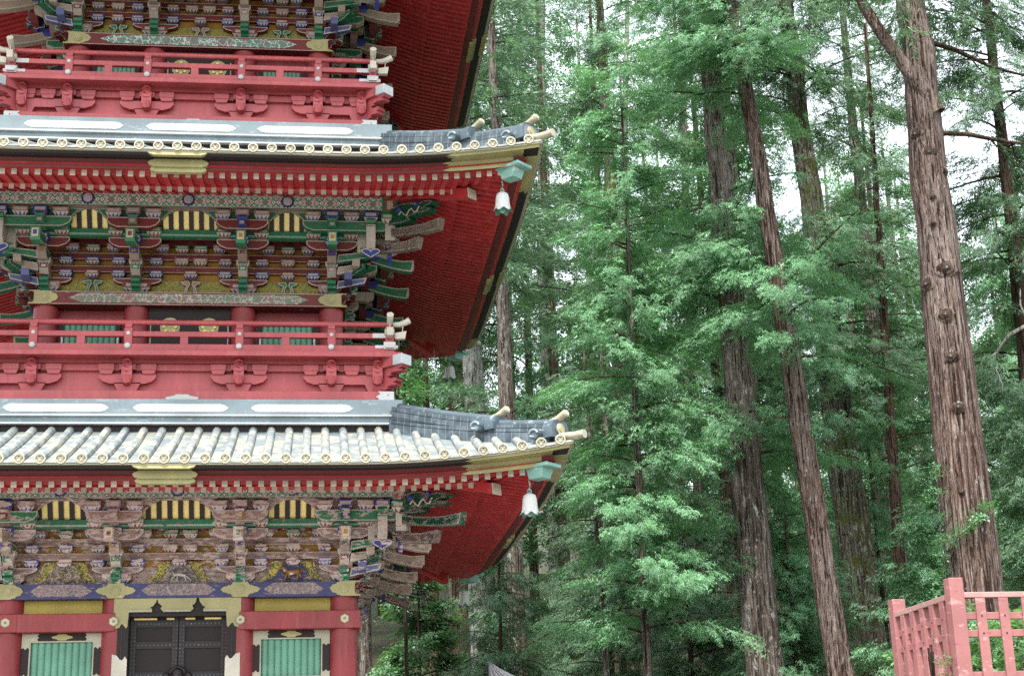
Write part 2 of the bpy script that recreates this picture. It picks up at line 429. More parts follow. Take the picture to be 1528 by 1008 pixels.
def nose_patch(mb, x, d, z0, z1, w, s, c, c2):
    """Painted field on the end of an outward member, with a smaller mark inside it."""
    fbox(mb, x - w / 2, x + w / 2, d - .02, d + .004, z0, z1, pc(c, s)); k = (z1 - z0) * .24
    fbox(mb, x - w * .28, x + w * .28, d + .004, d + .008, z0 + k, z1 - k, pc(c2, s))
def outward_stack(new, x, s, a, M, full=True, fn=None, kd=0.0, seed=0):
    """Everything that steps out from one column head: nosings, arms end-on, tail rafter, top block."""
    st = ST[s]; z = st['zA']; r = random.Random(seed * 31 + s)
    stp = (M - a) / 3
    G = (lambda X, w: (lambda p, q, t: F(X + t, p, q))) if fn is None else (lambda X, w: fn)
    g = G(x, 0)
    mb = new('nosing')
    out_prism(mb, x, .13, beast_pts(a + .05, a + .40 + kd, z + .13, z + .34), s, GR, WH, .018, g)
    mb = new('bracket_arm')
    out_prism(mb, x, .14, [(a, z + .34), (a + stp + .06, z + .33), (a + stp + .17, z + .40), (a + stp + .17, z + .47), (a, z + .47)], s, PK, WH, .02, g, end=WH)
    out_prism(mb, x, .14, [(a, z + .56), (a + 2 * stp, z + .50), (a + 2 * stp + .13, z + .56), (a + 2 * stp + .13, z + .66), (a, z + .68)], s, r.choice((WH, BE, GR)), WH, .02, g, end=BE)
    mb = new('tail_rafter')
    tip = M + (.48 if s == 1 else .40)
    out_prism(mb, x, .14, tail_pts(a - .05, z + .98, tip, z + .63, .175), s, BE if s != 2 else r.choice((BE, GR)), (.58, .54, .44), .022, g)
    mb = new('nosing')
    out_prism(mb, x, .13, beast_pts(M - .15, M + .16, z + .90, z + 1.16), s, r.choice((BL, PK, GR)), WH, .018, g)
    if fn is None:
        q = [GR, BL, RB, PK, OC]; r.shuffle(q)
        nose_patch(new('painted_end'), x, M + .165, z + .93, z + 1.02, .12, s, q[0], WH)
        nose_patch(new('painted_end'), x, a + 2 * stp + .13, z + .565, z + .655, .125, s, q[1], q[2])
        nose_patch(new('painted_end'), x, a + stp + .17, z + .40, z + .468, .125, s, q[3], WH)
        nose_patch(new('painted_end'), x, tip + .025, z + .60, z + .73, .10, s, (.58, .50, .36), q[4])

class Parts:
    def __init__(s, joined): s.j = joined; s.main = MB(); s.l = []
    def new(s, name):
        if s.j: return s.main
        mb = MB(); s.l.append((name, mb)); return mb
    def finish(s, name, parent):
        o = s.main.build(name, parent)
        for n, mb in s.l: mb.build(n, o)
        return o

def bracket_set(s, sx, which, joined):
    st = ST[s]; z, a, b, M = st['zA'], st['a'], st['b'], st['M']
    x = sx * (a if which == 'corner' else b); stp = (M - a) / 3; p2 = a + 2 * stp
    P = Parts(joined); mb = P.main
    # the great block on the architrave
    masu(mb, x, a + .02, z + .108, .42, .16, .40, s, PK if s == 1 or which == 'corner' else RB, OC, (WH, BL), 4)
    hijiki(P.new('bracket_arm'), x - .37, x + .37, a + .06, z + .265, z + .365, .12, s, RB if s > 1 else PK)
    cs = [(BL, PK), (PK, RB), (PK, GR)]
    for dx in (-.29, .29):
        masu(P.new('bearing_block'), x + dx, a + .10, z + .365, .205, .105, .2, s, BL, BL)
        masu(P.new('bearing_block'), x + dx, a + .12, z + .575, .205, .105, .2, s, rnd.choice((BL, PK, RB)), PK)
        masu(P.new('bearing_block'), x + dx * 1.3, a + .14, z + .79, .205, .11, .2, s, PK, PK)
    hijiki(P.new('bracket_arm'), x - .40, x + .40, p2 - .02, z + .69, z + .85, .12, s, PK if s != 2 else RB, WH)
    if which != 'corner':
        hijiki(P.new('bracket_arm'), x - .40, x + .40, M, z + .90, z + 1.065, .13, s, RB if s != 1 else PK, WH)
        xs3 = (-.30, .30); xs2 = (-.29, .29)
    else:
        e0, e1 = sorted((sx * (a - .46), sx * (M + .05)))
        hijiki(P.new('bracket_arm'), e0, e1, M, z + .90, z + 1.065, .13, s, GR, WH)
        xs3 = (-.30 * sx, .30 * sx); xs2 = (-.29 * sx, .30 * sx)
    for dx in xs2:
        masu(P.new('bearing_block'), x + dx, p2 + .05, z + .86, .23, .135, .2, s, GR if dx * sx < 0 or which != 'corner' else PK, PK, (WH, RB))
    for dx in xs3:
        masu(P.new('bearing_block'), x + dx, M + .01, z + 1.065, .235, .135, .2, s, PK, PK, (WH, BL))
    # front block of the stack
    masu(P.new('bearing_block'), x, M + .04, z + 1.03, .21, .17, .22, s, BL if which == 'corner' else PK, RB, (BL, WH))
    masu(P.new('bearing_block'), x, p2 + .10, z + .72, .21, .13, .2, s, BL, BL, (WH, BL))
    masu(P.new('bearing_block'), x, a + stp + .06, z + .46, .20, .11, .2, s, WH, PK, (WH, BL))
    outward_stack(P.new, x, s, a, M, seed=int(x * 10))
    # curled spandrel under the eave purlin
    c = GR if s == 2 else PK
    m = P.new('spandrel')
    if which == 'corner':
        pts = [(x - sx * .64, z + 1.235), (x - sx * .52, z + 1.17), (x - sx * .40, z + 1.05), (sx * (M - .1), z + 1.05), (sx * (M - .1), z + 1.235)]
    else:
        pts = [(x - .64, z + 1.235), (x - .52, z + 1.17), (x - .40, z + 1.05), (x + .40, z + 1.05), (x + .52, z + 1.17), (x + .64, z + 1.235)]
    m.prism(pts, lambda p, q, t: F(p, t, q), M - .07, M - .035, pc(c, s), .018, pc(WH, s), pc(c, s))
    for e in ((1,) if which == 'corner' else (-1, 1)):
        cx = x - sx * .55 if which == 'corner' else x + e * .55
        m.tube([F(cx + .035 * math.cos(t), M - .03, z + 1.205 + .02 * math.sin(t)) for t in np.linspace(0, 5, 8)], .007, 5, pc(WH, s))
    if which == 'corner':
        # members of the other face that cross here and project forward, then the diagonal arms and tails
        X2 = sx * p2
        m = P.new('bracket_arm')
        out_prism(m, X2, .14, [(p2 - .2, z + .66), (M + .02, z + .62), (M + .16, z + .70), (M + .16, z + .98), (p2 - .2, z + .98)], s, WH, WH, .02)
        masu(P.new('bearing_block'), X2, M + .03, z + 1.03, .22, .17, .22, s, BL, GR, (WH, GR))
        m = P.new('nosing')
        out_prism(m, X2, .13, beast_pts(M - .15, M + .16, z + .90, z + 1.14), s, GR, WH, .018)
        # heart-shaped foot
        pts = [(X2 + .15 * math.sin(t) ** 3, z + .56 + .09 * (.81 * math.cos(t) - .31 * math.cos(2 * t) - .12 * math.cos(3 * t) - .06 * math.cos(4 * t))) for t in np.linspace(0, 2 * math.pi, 18)[:-1]]
        m.prism(pts, lambda p, q, t: F(p, t, q), M - .02, M + .04, pc(BL, s), .016, pc(WH, s), pc(BL, s))
        # box-like corner block that carries the purlin crossing
        m = P.new('corner_block')
        c0 = sx * M
        fbox(m, c0 - .12, c0 + .12, M - .12, M + .125, z + 1.17, z + 1.50, pc(GR, s))
        fbox(m, c0 - .07, c0 + .07, M + .125, M + .128, z + 1.22, z + 1.42, pc((.45, .06, .05), s))
        fbox(m, c0 - .045, c0 + .045, M + .128, M + .131, z + 1.25, z + 1.39, pc(WH, s))
        masu(m, c0, M + .01, z + 1.01, .28, .16, .28, s, GR, GR, (WH, RB))
        fbox(m, c0 - .075, c0 + .075, M - .075, M + .10, z + .72, z + 1.01, pc(WH, s))
        masu(m, c0, M + .0, z + .60, .24, .13, .24, s, PK, RB, (WH, BL))
        k = math.sqrt(.5)
        def dg(p, q, t): return (sx * (p + t * k), -(p - t * k), q)          # along the diagonal, p = |x| = |y|
        m = P.new('tail_rafter'); out_prism(m, 0, .12, tail_pts(a - .05, z + .92, M + (.50 if s == 1 else .43), z + .56, .155), s, PK if s == 1 else BE, (.58, .54, .44), .024, dg)
        m = P.new('tail_rafter'); out_prism(m, 0, .12, tail_pts(a + .1, z + 1.12, M + (.84 if s == 1 else .74), z + .76, .155, curl=.9), s, GR if s == 1 else BE, (.58, .54, .44), .024, dg)
        m = P.new('nosing'); out_prism(m, 0, .18, beast_pts(M - .1, M + .64, z + 1.0, z + 1.26), s, GR, WH, .022, dg)
        m = P.new('carved_scroll'); m.tube([dg(M + .2 + .2 * t, z + 1.1 + .05 * math.sin(t * 9), .1) for t in np.linspace(0, 1.5, 9)], .014, 5, pc(WH, s))
        for q in (.2, .45): P.new('carved_boss').ball(dg(M + q, z + 1.2, .09), .045, pc(BL, s))
        m = P.new('bracket_arm'); out_prism(m, 0, .15, [(a, z + .36), (a + stp + .1, z + .34), (a + stp + .25, z + .42), (a + stp + .25, z + .50), (a, z + .50)], s, GR, WH, .02, dg)
        out_prism(m, 0, .15, [(a, z + .14), (a + .16, z + .13), (a + .3, z + .22), (a + .3, z + .32), (a, z + .33)], s, RB, WH, .02, dg)
        m = P.new('nosing'); out_prism(m, 0, .12, beast_pts(a + .14, a + .34, z - .06, z + .08), s, RB, PK, .02, dg)
        # the slanting arm of this face that braces the corner, painted blue and white
        m = P.new('bracket_arm')
        for q, (cc, zz) in enumerate((((.10, .12, .30), .16), (BE, .36), (GR, .52))):
            pts = [(sx * (a + .08), z + zz), (sx * (a + .52 + .06 * q), z + zz + .10), (sx * (a + .56 + .06 * q), z + zz + .20), (sx * (a + .1), z + zz + .13)]
            m.prism(pts, lambda p, w, t: F(p, t, w), a + .2 + .12 * q, a + .32 + .12 * q, pc(cc, s), .018, pc(WH, s), pc(cc, s))
    return P.finish('bracket_set', PAG)

def bay_fill(s, x0, x1, joined):
    """Wall between two bracket sets: boards, through beams, blocks and the strut on the architrave."""
    st = ST[s]; z, a, M = st['zA'], st['a'], st['M']; w = x1 - x0; xm = (x0 + x1) / 2; wide = abs(xm) < .1
    P = Parts(joined); mb = P.main
    fbox(mb, x0, x1, a - .12, a - .02, z + .105, z + 1.3, pc(RB, s))
    fbox(mb, x0, x1, a - .02, a, z + .11, z + .37, M_floral if s > 1 else pc(BE, s))
    for z0, z1 in ((.47, .575), (.68, .79)):
        fbox(mb, x0, x1, a - .01, a + .085, z + z0, z + z1, pc(RB if s > 1 else PK, s))
        for zz in (z0, z1 - .012): fbox(mb, x0, x1, a + .085, a + .089, z + zz, z + zz + .012, pc((.52, .42, .26), s))
    for z0, z1 in ((.37, .47), (.575, .68), (.79, .91)):
        fbox(mb, x0, x1, a - .015, a + .012, z + z0, z + z1, pc(OC, s))
    fbox(mb, x0, x1, a - .01, a + .10, z + .91, z + 1.0, pc(RB, s))
    for dz, tops, dxs in ((.365, (RB, RB), (0,)), (.575, (PK, BL), (-.145, .145) if wide else (0,)), (.79, (GR, GR), (-.145, .145) if wide else (0,))):
        for dx in dxs:
            masu(P.new('bearing_block'), xm + dx, a + .10, z + dz, .21, .108, .2, s, tops[0] if dz != .575 else rnd.choice((PK, BL, BE)), PK, (WH, RB if dz > .5 else BL))
    if s > 1:
        m = P.new('strut'); c = GR if xm < -.1 or xm > .1 else PK
        for e in (-1, 1):
            pts = [(xm + e * .03, z + .35), (xm + e * .16, z + .33), (xm + e * .13, z + .29), (xm + e * .07, z + .27), (xm + e * .10, z + .17), (xm + e * .13, z + .11), (xm + e * .05, z + .11), (xm + e * .045, z + .22), (xm + e * .012, z + .28)]
            m.prism(pts, lambda p, q, t: F(p, t, q), a, a + .07, pc(c, s), .012, pc(WH, s), pc(c, s))
    return P.finish('bracket_wall', PAG)

def animal(mb, cx, z0, d, L, mats, kind):
    """A small carved animal in relief: one body with bent legs, neck and head."""
    body, belly = mats
    k = L
    def p(u, v, w=0): return F(cx + u * k, d + w * k, z0 + v * k)
    if kind == 'beast':
        mb.tube([p(-.34, .40), (p(-.15, .42)), p(.1, .40), p(.30, .46), p(.36, .42)], [.03 * k, .13 * k, .12 * k, .14 * k, .05 * k], 8, body)
        mb.tube([p(-.28, .44), p(-.42, .60), p(-.50, .64), p(-.60, .58)], [.10 * k, .09 * k, .10 * k, .05 * k], 8, body)
        mb.tube([p(-.46, .70), p(-.42, .80)], [.04 * k, .01 * k], 5, body)
        for u, f in ((-.26, -.12), (-.18, .04), (.26, -.02), (.34, .1)):
            mb.tube([p(u, .36), p(u + f * .6, .2), p(u + f, .02), p(u + f - .06, 0)], [.07 * k, .045 * k, .035 * k, .03 * k], 6, body)
        mb.tube([p(.36, .48), p(.48, .56), p(.46, .72)], [.03 * k, .035 * k, .02 * k], 6, body)
        mb.ball(p(-.05, .34, .06), (.14 * k, .06 * k, .09 * k), belly)
        mb.ball(p(-.40, .50, .05), (.06 * k, .05 * k, .09 * k), belly)
    else:
        mb.tube([p(-.30, .30), p(-.05, .36), p(.25, .30), p(.42, .22)], [.04 * k, .09 * k, .09 * k, .03 * k], 8, body)
        mb.tube([p(-.24, .34), p(-.36, .52), p(-.30, .62)], [.05 * k, .035 * k, .045 * k], 6, body)
        for u, v in ((-.40, .80), (-.18, .80), (-.06, .70)): mb.tube([p(-.30, .62), p((u - .3) / 2, .74), p(u, v)], [.02 * k, .018 * k, .008 * k], 5, body)
        for u, f in ((-.2, -.2), (-.08, -.02), (.2, .16), (.3, .3)): mb.tube([p(u, .30), p(u + f * .7, .14), p(u + f, 0)], [.045 * k, .03 * k, .02 * k], 6, body)

def kaerumata(x, kind):
    """Frog-leg strut with gilded leaf shoulders framing a carved scene."""
    s = 1; st = ST[s]; z, a = st['zA'] + .112, st['a']; d = a + .02
    fr = MB(); hw = .56; h = .325
    out = [(-1, 0), (-.84, .10), (-.70, .36), (-.60, .62), (-.56, .95), (-.40, 1.0), (.40, 1.0), (.56, .95), (.60, .62), (.70, .36), (.84, .10), (1, 0)]
    inn = [(-.78, 0), (-.60, .14), (-.44, .20), (-.36, .5), (-.24, .82), (0, .95), (.24, .82), (.36, .5), (.44, .20), (.60, .14), (.78, 0)]
    o2 = [(x + p[0] * hw, z + p[1] * h) for p in out]; i2 = [(x + p[0] * hw, z + p[1] * h) for p in inn]
    fn = lambda p, q, t: F(p, t, q)
    fr.prism(o2, fn, d, d + .09, pc(BE, 1), .014, pc((.20, .09, .04), 1), M_leafgold)
    ir = [(x + p[0] * hw * 1.06, z + p[1] * h * 1.03) for p in inn]
    fr.prism(ir, fn, d + .09, d + .115, M_indigo if kind == 'beast' else pc((.12, .05, .04), 1))
    fr.prism(i2, fn, d + .115, d + .118, M_carve if kind != 'beast' else M_indigo)
    o = fr.build('frog_leg_strut', PAG)
    cv = MB(); r = random.Random(int(x * 100) + 5)
    for i in range(26 if kind == 'tangle' else 14):
        u, v = r.uniform(-.5, .5), r.uniform(.02, .75)
        if v > .9 - abs(u) * 1.5: v = .06
        t0 = r.uniform(0, 6); rr = r.uniform(.03, .06); cc = r.choice(((.20, .16, .14), (.34, .28, .22), (.10, .08, .08), (.28, .20, .10)))
        cv.tube([F(x + u * hw + rr * math.cos(t0 + t), d + .13, z + v * h + rr * .7 * math.sin(t0 + t)) for t in np.linspace(0, 3.6, 6)], [.012, .015, .016, .014, .011, .006], 5, paint(cc, .2, rough=.6, fine=40))
    if kind == 'tangle':
        for t in range(3): cv.ball(F(x + .12 + .05 * t, d + .14, z + .2 - .02 * t), .022, M_gold)
    if kind == 'deer':
        for i in range(4):
            cv.tube([F(x + .10 + (.10 + .035 * i) * math.cos(t), d + .13, z + .0 + (.07 + .03 * i) * math.sin(t)) for t in np.linspace(.2, 2.6, 8)], .009, 5, paint(((.32, .28, .18), (.12, .12, .2))[i % 2], .1, fine=40))
    cv.build('carving', o)
    if kind != 'tangle':
        an = MB()
        animal(an, x, z + .02, d + .155, .30, (paint((.36, .17, .06), .15, rough=.6, fine=40), paint((.68, .64, .58), .1, fine=40)) if kind == 'beast' else (paint((.62, .60, .58), .15, fine=40),) * 2, kind)
        an.build('carved_animal', o, smooth=True)

def plate_pts(x, z, hw, h):
    P = [(-1, 0), (-.86, .34), (-.66, .46), (-.56, .62), (-.50, .52), (-.36, .98), (.36, .98), (.50, .52), (.56, .62), (.66, .46), (.86, .34), (1, 0)]
    top = [(x + p[0] * hw, z + p[1] * h) for p in P]
    return top + [(x + p[0] * hw, z - p[1] * h) for p in P[-2:0:-1]]
def end_plate_pts(sx, xe, z, L, h):
    P = [(0, -1), (0, 1), (.62, 1), (.66, .86), (.74, .86), (.80, .62), (.92, .5), (1, 0), (.92, -.5), (.80, -.62), (.74, -.86), (.66, -.86), (.62, -1)]
    return [(xe - sx * p[0] * L, z + p[1] * h) for p in P]
def rosette(mb, x, d, z, r, m):
    for q, hh in ((1, .012), (.62, .022)):
        pts = [(x + q * r * math.cos(t), z + q * r * math.sin(t)) for t in np.linspace(0, 2 * math.pi, 17)[:-1]]
        mb.prism(pts, lambda a, b, t: F(a, t, b), d, d + hh, m, .12 * r, m, m)

def architrave(s):
    st = ST[s]; z, a, b = st['zA'], st['a'], st['b']; E = .225; mb = MB()
    mbox(mb, a - .2, a + E, a - .2, a + E, z - .11, z + .105, M_indigo if s == 1 else pc(RB, s))
    if s == 1:
        for x0, x1 in ((-a + .3, -b - .34), (-b + .36, b - .36), (b + .34, a - .3)):
            pts = [(x0, z), (x0 + .1, z + .07), (x0 + .14, z + .095), (x1 - .14, z + .095), (x1 - .1, z + .07), (x1, z), (x1 - .12, z - .075), (x0 + .12, z - .075)]
            mb.prism(pts, lambda p, q, t: F(p, t, q), a + E, a + E + .005, M_arch[1])
    else:
        pts = [(-a + .36, z + .0), (-a + .55, z + .075), (a - .55, z + .075), (a - .36, z), (a - .55, z - .075), (-a + .55, z - .075)]
        mb.prism(pts, lambda p, q, t: F(p, t, q), a + E, a + E + .005, M_arch[s])
        for zz in (z - .108, z + .092): fbox(mb, -(a + E), a + E, a + E, a + E + .004, zz, zz + .012, pc((.5, .4, .34), s))
    o = mb.build('architrave', PAG)
    for sx in (-1, 1):
        m = MB(); m.prism(end_plate_pts(sx, sx * (a + E + .004), z, .44, .112), lambda p, q, t: F(p, t, q), a + E, a + E + .018, M_gold, .012, M_gold, M_gold)
        rosette(m, sx * a, a + E + .018, z, .07, M_gold); m.build('corner_plate', o)
        if s == 1:
            m = MB(); m.prism(plate_pts(sx * b, z, .29, .112), lambda p, q, t: F(p, t, q), a + E, a + E + .018, M_gold, .012, M_gold, M_gold)
            rosette(m, sx * b, a + E + .018, z, .07, M_gold); m.build('gold_plate', o)
    return o

def hexnail(mb, x, d, z, r):
    pts = [(x + r * (1 if i % 2 == 0 else .88) * math.cos(i * math.pi / 6 + math.pi / 6), z + r * (1 if i % 2 == 0 else .88) * math.sin(i * math.pi / 6 + math.pi / 6)) for i in range(12)]
    mb.prism(pts, lambda a, b, t: F(a, t, b), d, d + .02, M_white, .012, M_gold, M_white)
    mb.ball(F(x, d + .02, z), .022, M_gold, 8, 4)

def ground_storey():
    st = ST[1]; a, b, z = st['a'], st['b'], st['zA']
    for k in range(4):                                           # corner columns, one per side, then the inner pair
        for x in ((a,) if k else (-a, a)):
            if k == 3: continue
            m = MB(); m.lathe([(.205, 1.25), (.205, 4.2), (.195, 4.68)], F(x, a, 0), 28, M_redlow)
            o = m.build('column', PAG, smooth=True); o.rotation_euler.z = k * math.pi / 2
    for x in (-b, b):
        m = MB(); m.lathe([(.205, 1.25), (.205, 4.2), (.195, 4.68)], F(x, a, 0), 28, M_redlow); o = m.build('column', PAG, smooth=True)
        for k in SIDES: copy_tree(o, PAG, k * math.pi / 2)
    m = MB(); m.box(-a + .1, a - .1, -a + .16, a - .16, 1.2, 4.72, M_redlow); m.build('wall', PAG)
    for sx in (-1, 1):
        # penetrating beam that wraps the columns, hex nail covers on it
        x0, x1 = (b - .01, a + .245) if sx > 0 else (-a - .245, -b + .01)
        m = MB(); fbox(m, x0, x1, a - .15, a + .235, 4.205, 4.47, M_redlow); o = m.build('tie_beam', PAG, bevel=.012)
        for x in (b, a):
            q = MB(); hexnail(q, sx * (x + .01), a + .235, 4.345, .07); q.build('nail_cover', o)
        if sx > 0:
            for k in SIDES:
                c = o.copy(); COL.objects.link(c); c.rotation_euler.z = k * math.pi / 2
        e0, e1 = sorted((sx * (b + .205), sx * (a - .2)))
        m = MB(); fbox(m, e0, e1, a - .14, a + .02, 4.475, 4.678, M_yellow); m.build('gilt_panel', PAG)
        # window: gilt-cornered black frame and a row of green slats
        w0, w1 = sorted((sx * (b + .185), sx * (a - .205))); wd = w1 - w0
        m = MB(); fo, fi = .11, .13
        zt, zb = 4.20, 3.40
        for x0, x1, z0, z1 in ((w0, w1, zt - .105, zt), (w0, w1, zb, zb + .12), (w0, w0 + fo, zb + .12, zt - .105), (w1 - fo, w1, zb + .12, zt - .105)):
            fbox(m, x0, x1, a - .12, a + .05, z0, z1, M_dark)
        wo = m.build('window', PAG)
        m = MB(); g0, g1, h0, h1 = w0 + fo, w1 - fo, zb + .12, zt - .105
        for x0, x1, z0, z1 in ((g0, g1, h1 - .018, h1), (g0, g1, h0, h0 + .018), (g0, g0 + .018, h0 + .018, h1 - .018), (g1 - .018, g1, h0 + .018, h1 - .018)):
            fbox(m, x0, x1, a - .1, a + .057, z0, z1, M_goldp)
        m.build('window_frame', wo)
        for cx, ex in ((w0, 1), (w1, -1)):
            for cz, ez in ((zt, -1), (zb, 1)):
                m = MB()
                pts = [(0, 0), (.24, 0), (.215, .03), (.24, .052), (.215, .075), (.23, .104), (fo - .001, .104), (fo - .001, .21), (.085, .195), (.055, .225), (.025, .195), (0, .21)]
                m.prism([(cx + ex * p[0], cz + ez * p[1]) for p in pts], lambda p, q, t: F(p, t, q), a + .05, a + .06, M_goldp); m.build('corner_fitting', wo)
        m = MB(); m.prism(plate_pts((w0 + w1) / 2, zt - .052, .155, .046), lambda p, q, t: F(p, t, q), a + .05, a + .062, M_gold); m.build('gold_plate', wo)
        n = 9; sw = (g1 - g0 - .036) / n
        for i in range(n):
            q = MB(); cx = g0 + .018 + sw * (i + .5)
            q.lathe([(sw * .56, h0 + .01), (sw * .56, h1 - .01)], F(cx, a - .035, 0), 12, M_slit); q.build('slat', wo, smooth=True)
    # door: black lacquer leaves in a frame with gilt mounts
    fw = b + .0; m = MB()
    for x0, x1 in ((-fw + .0, -.695), (.715, fw)): fbox(m, x0, x1, a - .15, a + .20, 1.25, 4.678, M_dark)
    fbox(m, -.695, .715, a - .15, a + .17, 4.42, 4.678, M_dark)
    for x0, x1 in ((-.80, -.785), (.785, .80)): fbox(m, x0, x1, a + .2, a + .206, 1.3, 4.3, M_door)
    do = m.build('door', PAG)
    gp = lambda pts, mm=M_gold, t0=.20, t1=.215: mm_build(pts, a + t0, a + t1, mm, do)
    def mm_build(pts, t0, t1, mm, par, nm='gold_mount'):
        q = MB(); q.prism(pts, lambda p, w, t: F(p, t, w), t0, t1, mm, .008, mm, mm); return q.build(nm, par)
    for sx in (-1, 1):
        gp([(sx * p[0], p[1]) for p in ((.915, 4.676), (.30, 4.676), (.315, 4.62), (.36, 4.56), (.40, 4.545), (.37, 4.52), (.38, 4.49), (.70, 4.475), (.715, 4.27), (.735, 4.245), (.775, 4.30), (.80, 4.31), (.83, 4.255), (.915, 4.24))])
        gp([(sx * p[0], p[1]) for p in ((.915, 3.0), (.70, 3.0), (.70, 3.80), (.73, 3.845), (.765, 3.79), (.80, 3.80), (.85, 3.86), (.915, 3.875))], M_white)
        fbx = MB(); x0, x1 = sorted((sx * .37, sx * .71)); fbox(fbx, x0, x1, a + .18, a + .232, 4.478, 4.505, M_goldp); fbx.build('gold_mount', do)
    gp([(-.30 + .0, 4.676), (.27, 4.676), (.255, 4.61), (.205, 4.56), (.23, 4.53), (.20, 4.49), (-.22, 4.49), (-.25, 4.53), (-.225, 4.56), (-.285, 4.61)][::-1])
    fbx = MB(); fbox(fbx, -.21, .19, a + .18, a + .232, 4.478, 4.505, M_goldp); fbx.build('gold_mount', do)
    for x0, x1 in ((-.64, -.31), (-.17, -.06), (.10, .24), (.38, .62)):
        fbx = MB(); fbox(fbx, x0, x1, a - .02, a + .03, 4.385, 4.41, M_brightgold); fbx.build('gold_mount', do)
    for sx, x0, x1 in ((-1, -.69, .0), (1, .012, .71)):
        m = MB(); fbox(m, x0, x1, a - .15, a - .03, 1.3, 4.42, M_dark); lf = m.build('door_leaf', do)
        q = MB(); zz = [4.38, 4.06, 3.42, 2.9, 1.9]
        st_w = .085
        for xx in (x0, x1 - st_w): fbox(q, xx, xx + st_w, a - .03, a + .0, 1.3, 4.42, M_door)
        for w in (4.33, 4.02, 3.58, 3.16, 2.3): fbox(q, x0 + st_w, x1 - st_w, a - .03, a - .004, w - .05, w + .05, M_door)
        for w in (4.33, 4.02, 3.58):
            for j in range(9): q.ball(F(x0 + st_w + .03 + (x1 - x0 - 2 * st_w - .06) * j / 8, a - .002, w), (.018, .01, .016), M_steel, 6, 4)
        for w in np.arange(3.2, 4.4, .055):
            for xx in (x0 + .02, x0 + .065, x1 - .065, x1 - .02): q.ball(F(xx, a, w), (.011, .008, .011), M_steel, 5, 3)
        q.build('door_rail', do)
    q = MB(); q.lathe([(.085, 1.3), (.085, 3.62), (.07, 3.66)], F(.01, a + .02, 0), 14, M_door)
    q.tube([F(.01 + .105 * math.cos(t), a + .03, 3.60 + .095 * math.sin(t)) for t in np.linspace(0, math.pi, 10)], .026, 8, M_door)
    for sx in (-1, 1): q.ball(F(.01 + sx * .16, a + .03, 3.56), (.05, .03, .07), M_door)
    q.build('lock_post', do, smooth=True)

def upper_wall(s):
    st = ST[s]; a, b, z = st['a'], st['b'], st['zA']; zf = z - 1.12
    m = MB(); m.box(-a + .08, a - .08, -a + .12, a - .12, zf, z - .1, M_redlow); m.build('wall', PAG)
    for x in (-a, -b, b, a):
        m = MB(); m.lathe([(.19, zf), (.19, z - .108)], F(x, a, 0), 24, M_redlow); o = m.build('column', PAG, smooth=True)
        for k in ((1, 2, 3) if x != -a else ()):
            if not (x == a and k == 3): copy_tree(o, PAG, k * math.pi / 2)
    m = MB(); fbox(m, -b + .19, b - .19, a - .14, a + .06, zf, z - .115, M_dark)
    for x in (-b + .22, b - .235): fbox(m, x, x + .015, a + .06, a + .065, zf, z - .3, M_goldp)
    d = m.build('door', PAG)
    for x in (-.30, .30):
        q = MB(); rosette(q, x, a + .06, z - .42, .155, M_gold)
        for t in range(8): q.ball(F(x + .09 * math.cos(t * .785), a + .085, z - .42 + .09 * math.sin(t * .785)), (.03, .02, .03), M_brightgold, 6, 4)
        q.build('boss', d)
    for sx in (-1, 1):
        w0, w1 = sorted((sx * (b + .24), sx * (a - .23)))
        m = MB(); fbox(m, w0, w1, a - .14, a + .02, zf, z - .3, M_dark); wo = m.build('window', PAG)
        n = 9; sw = (w1 - w0 - .14) / n
        for i in range(n):
            q = MB(); q.lathe([(sw * .55, zf), (sw * .55, z - .40)], F(w0 + .07 + sw * (i + .5), a + .015, 0), 10, M_sl); q.build('slat', wo, smooth=True)
        for e in (w0 + .02, w1 - .05):
            q = MB(); fbox(q, e, e + .03, a + .02, a + .026, zf, z - .55, M_chalk); q.build('window_frame', wo)

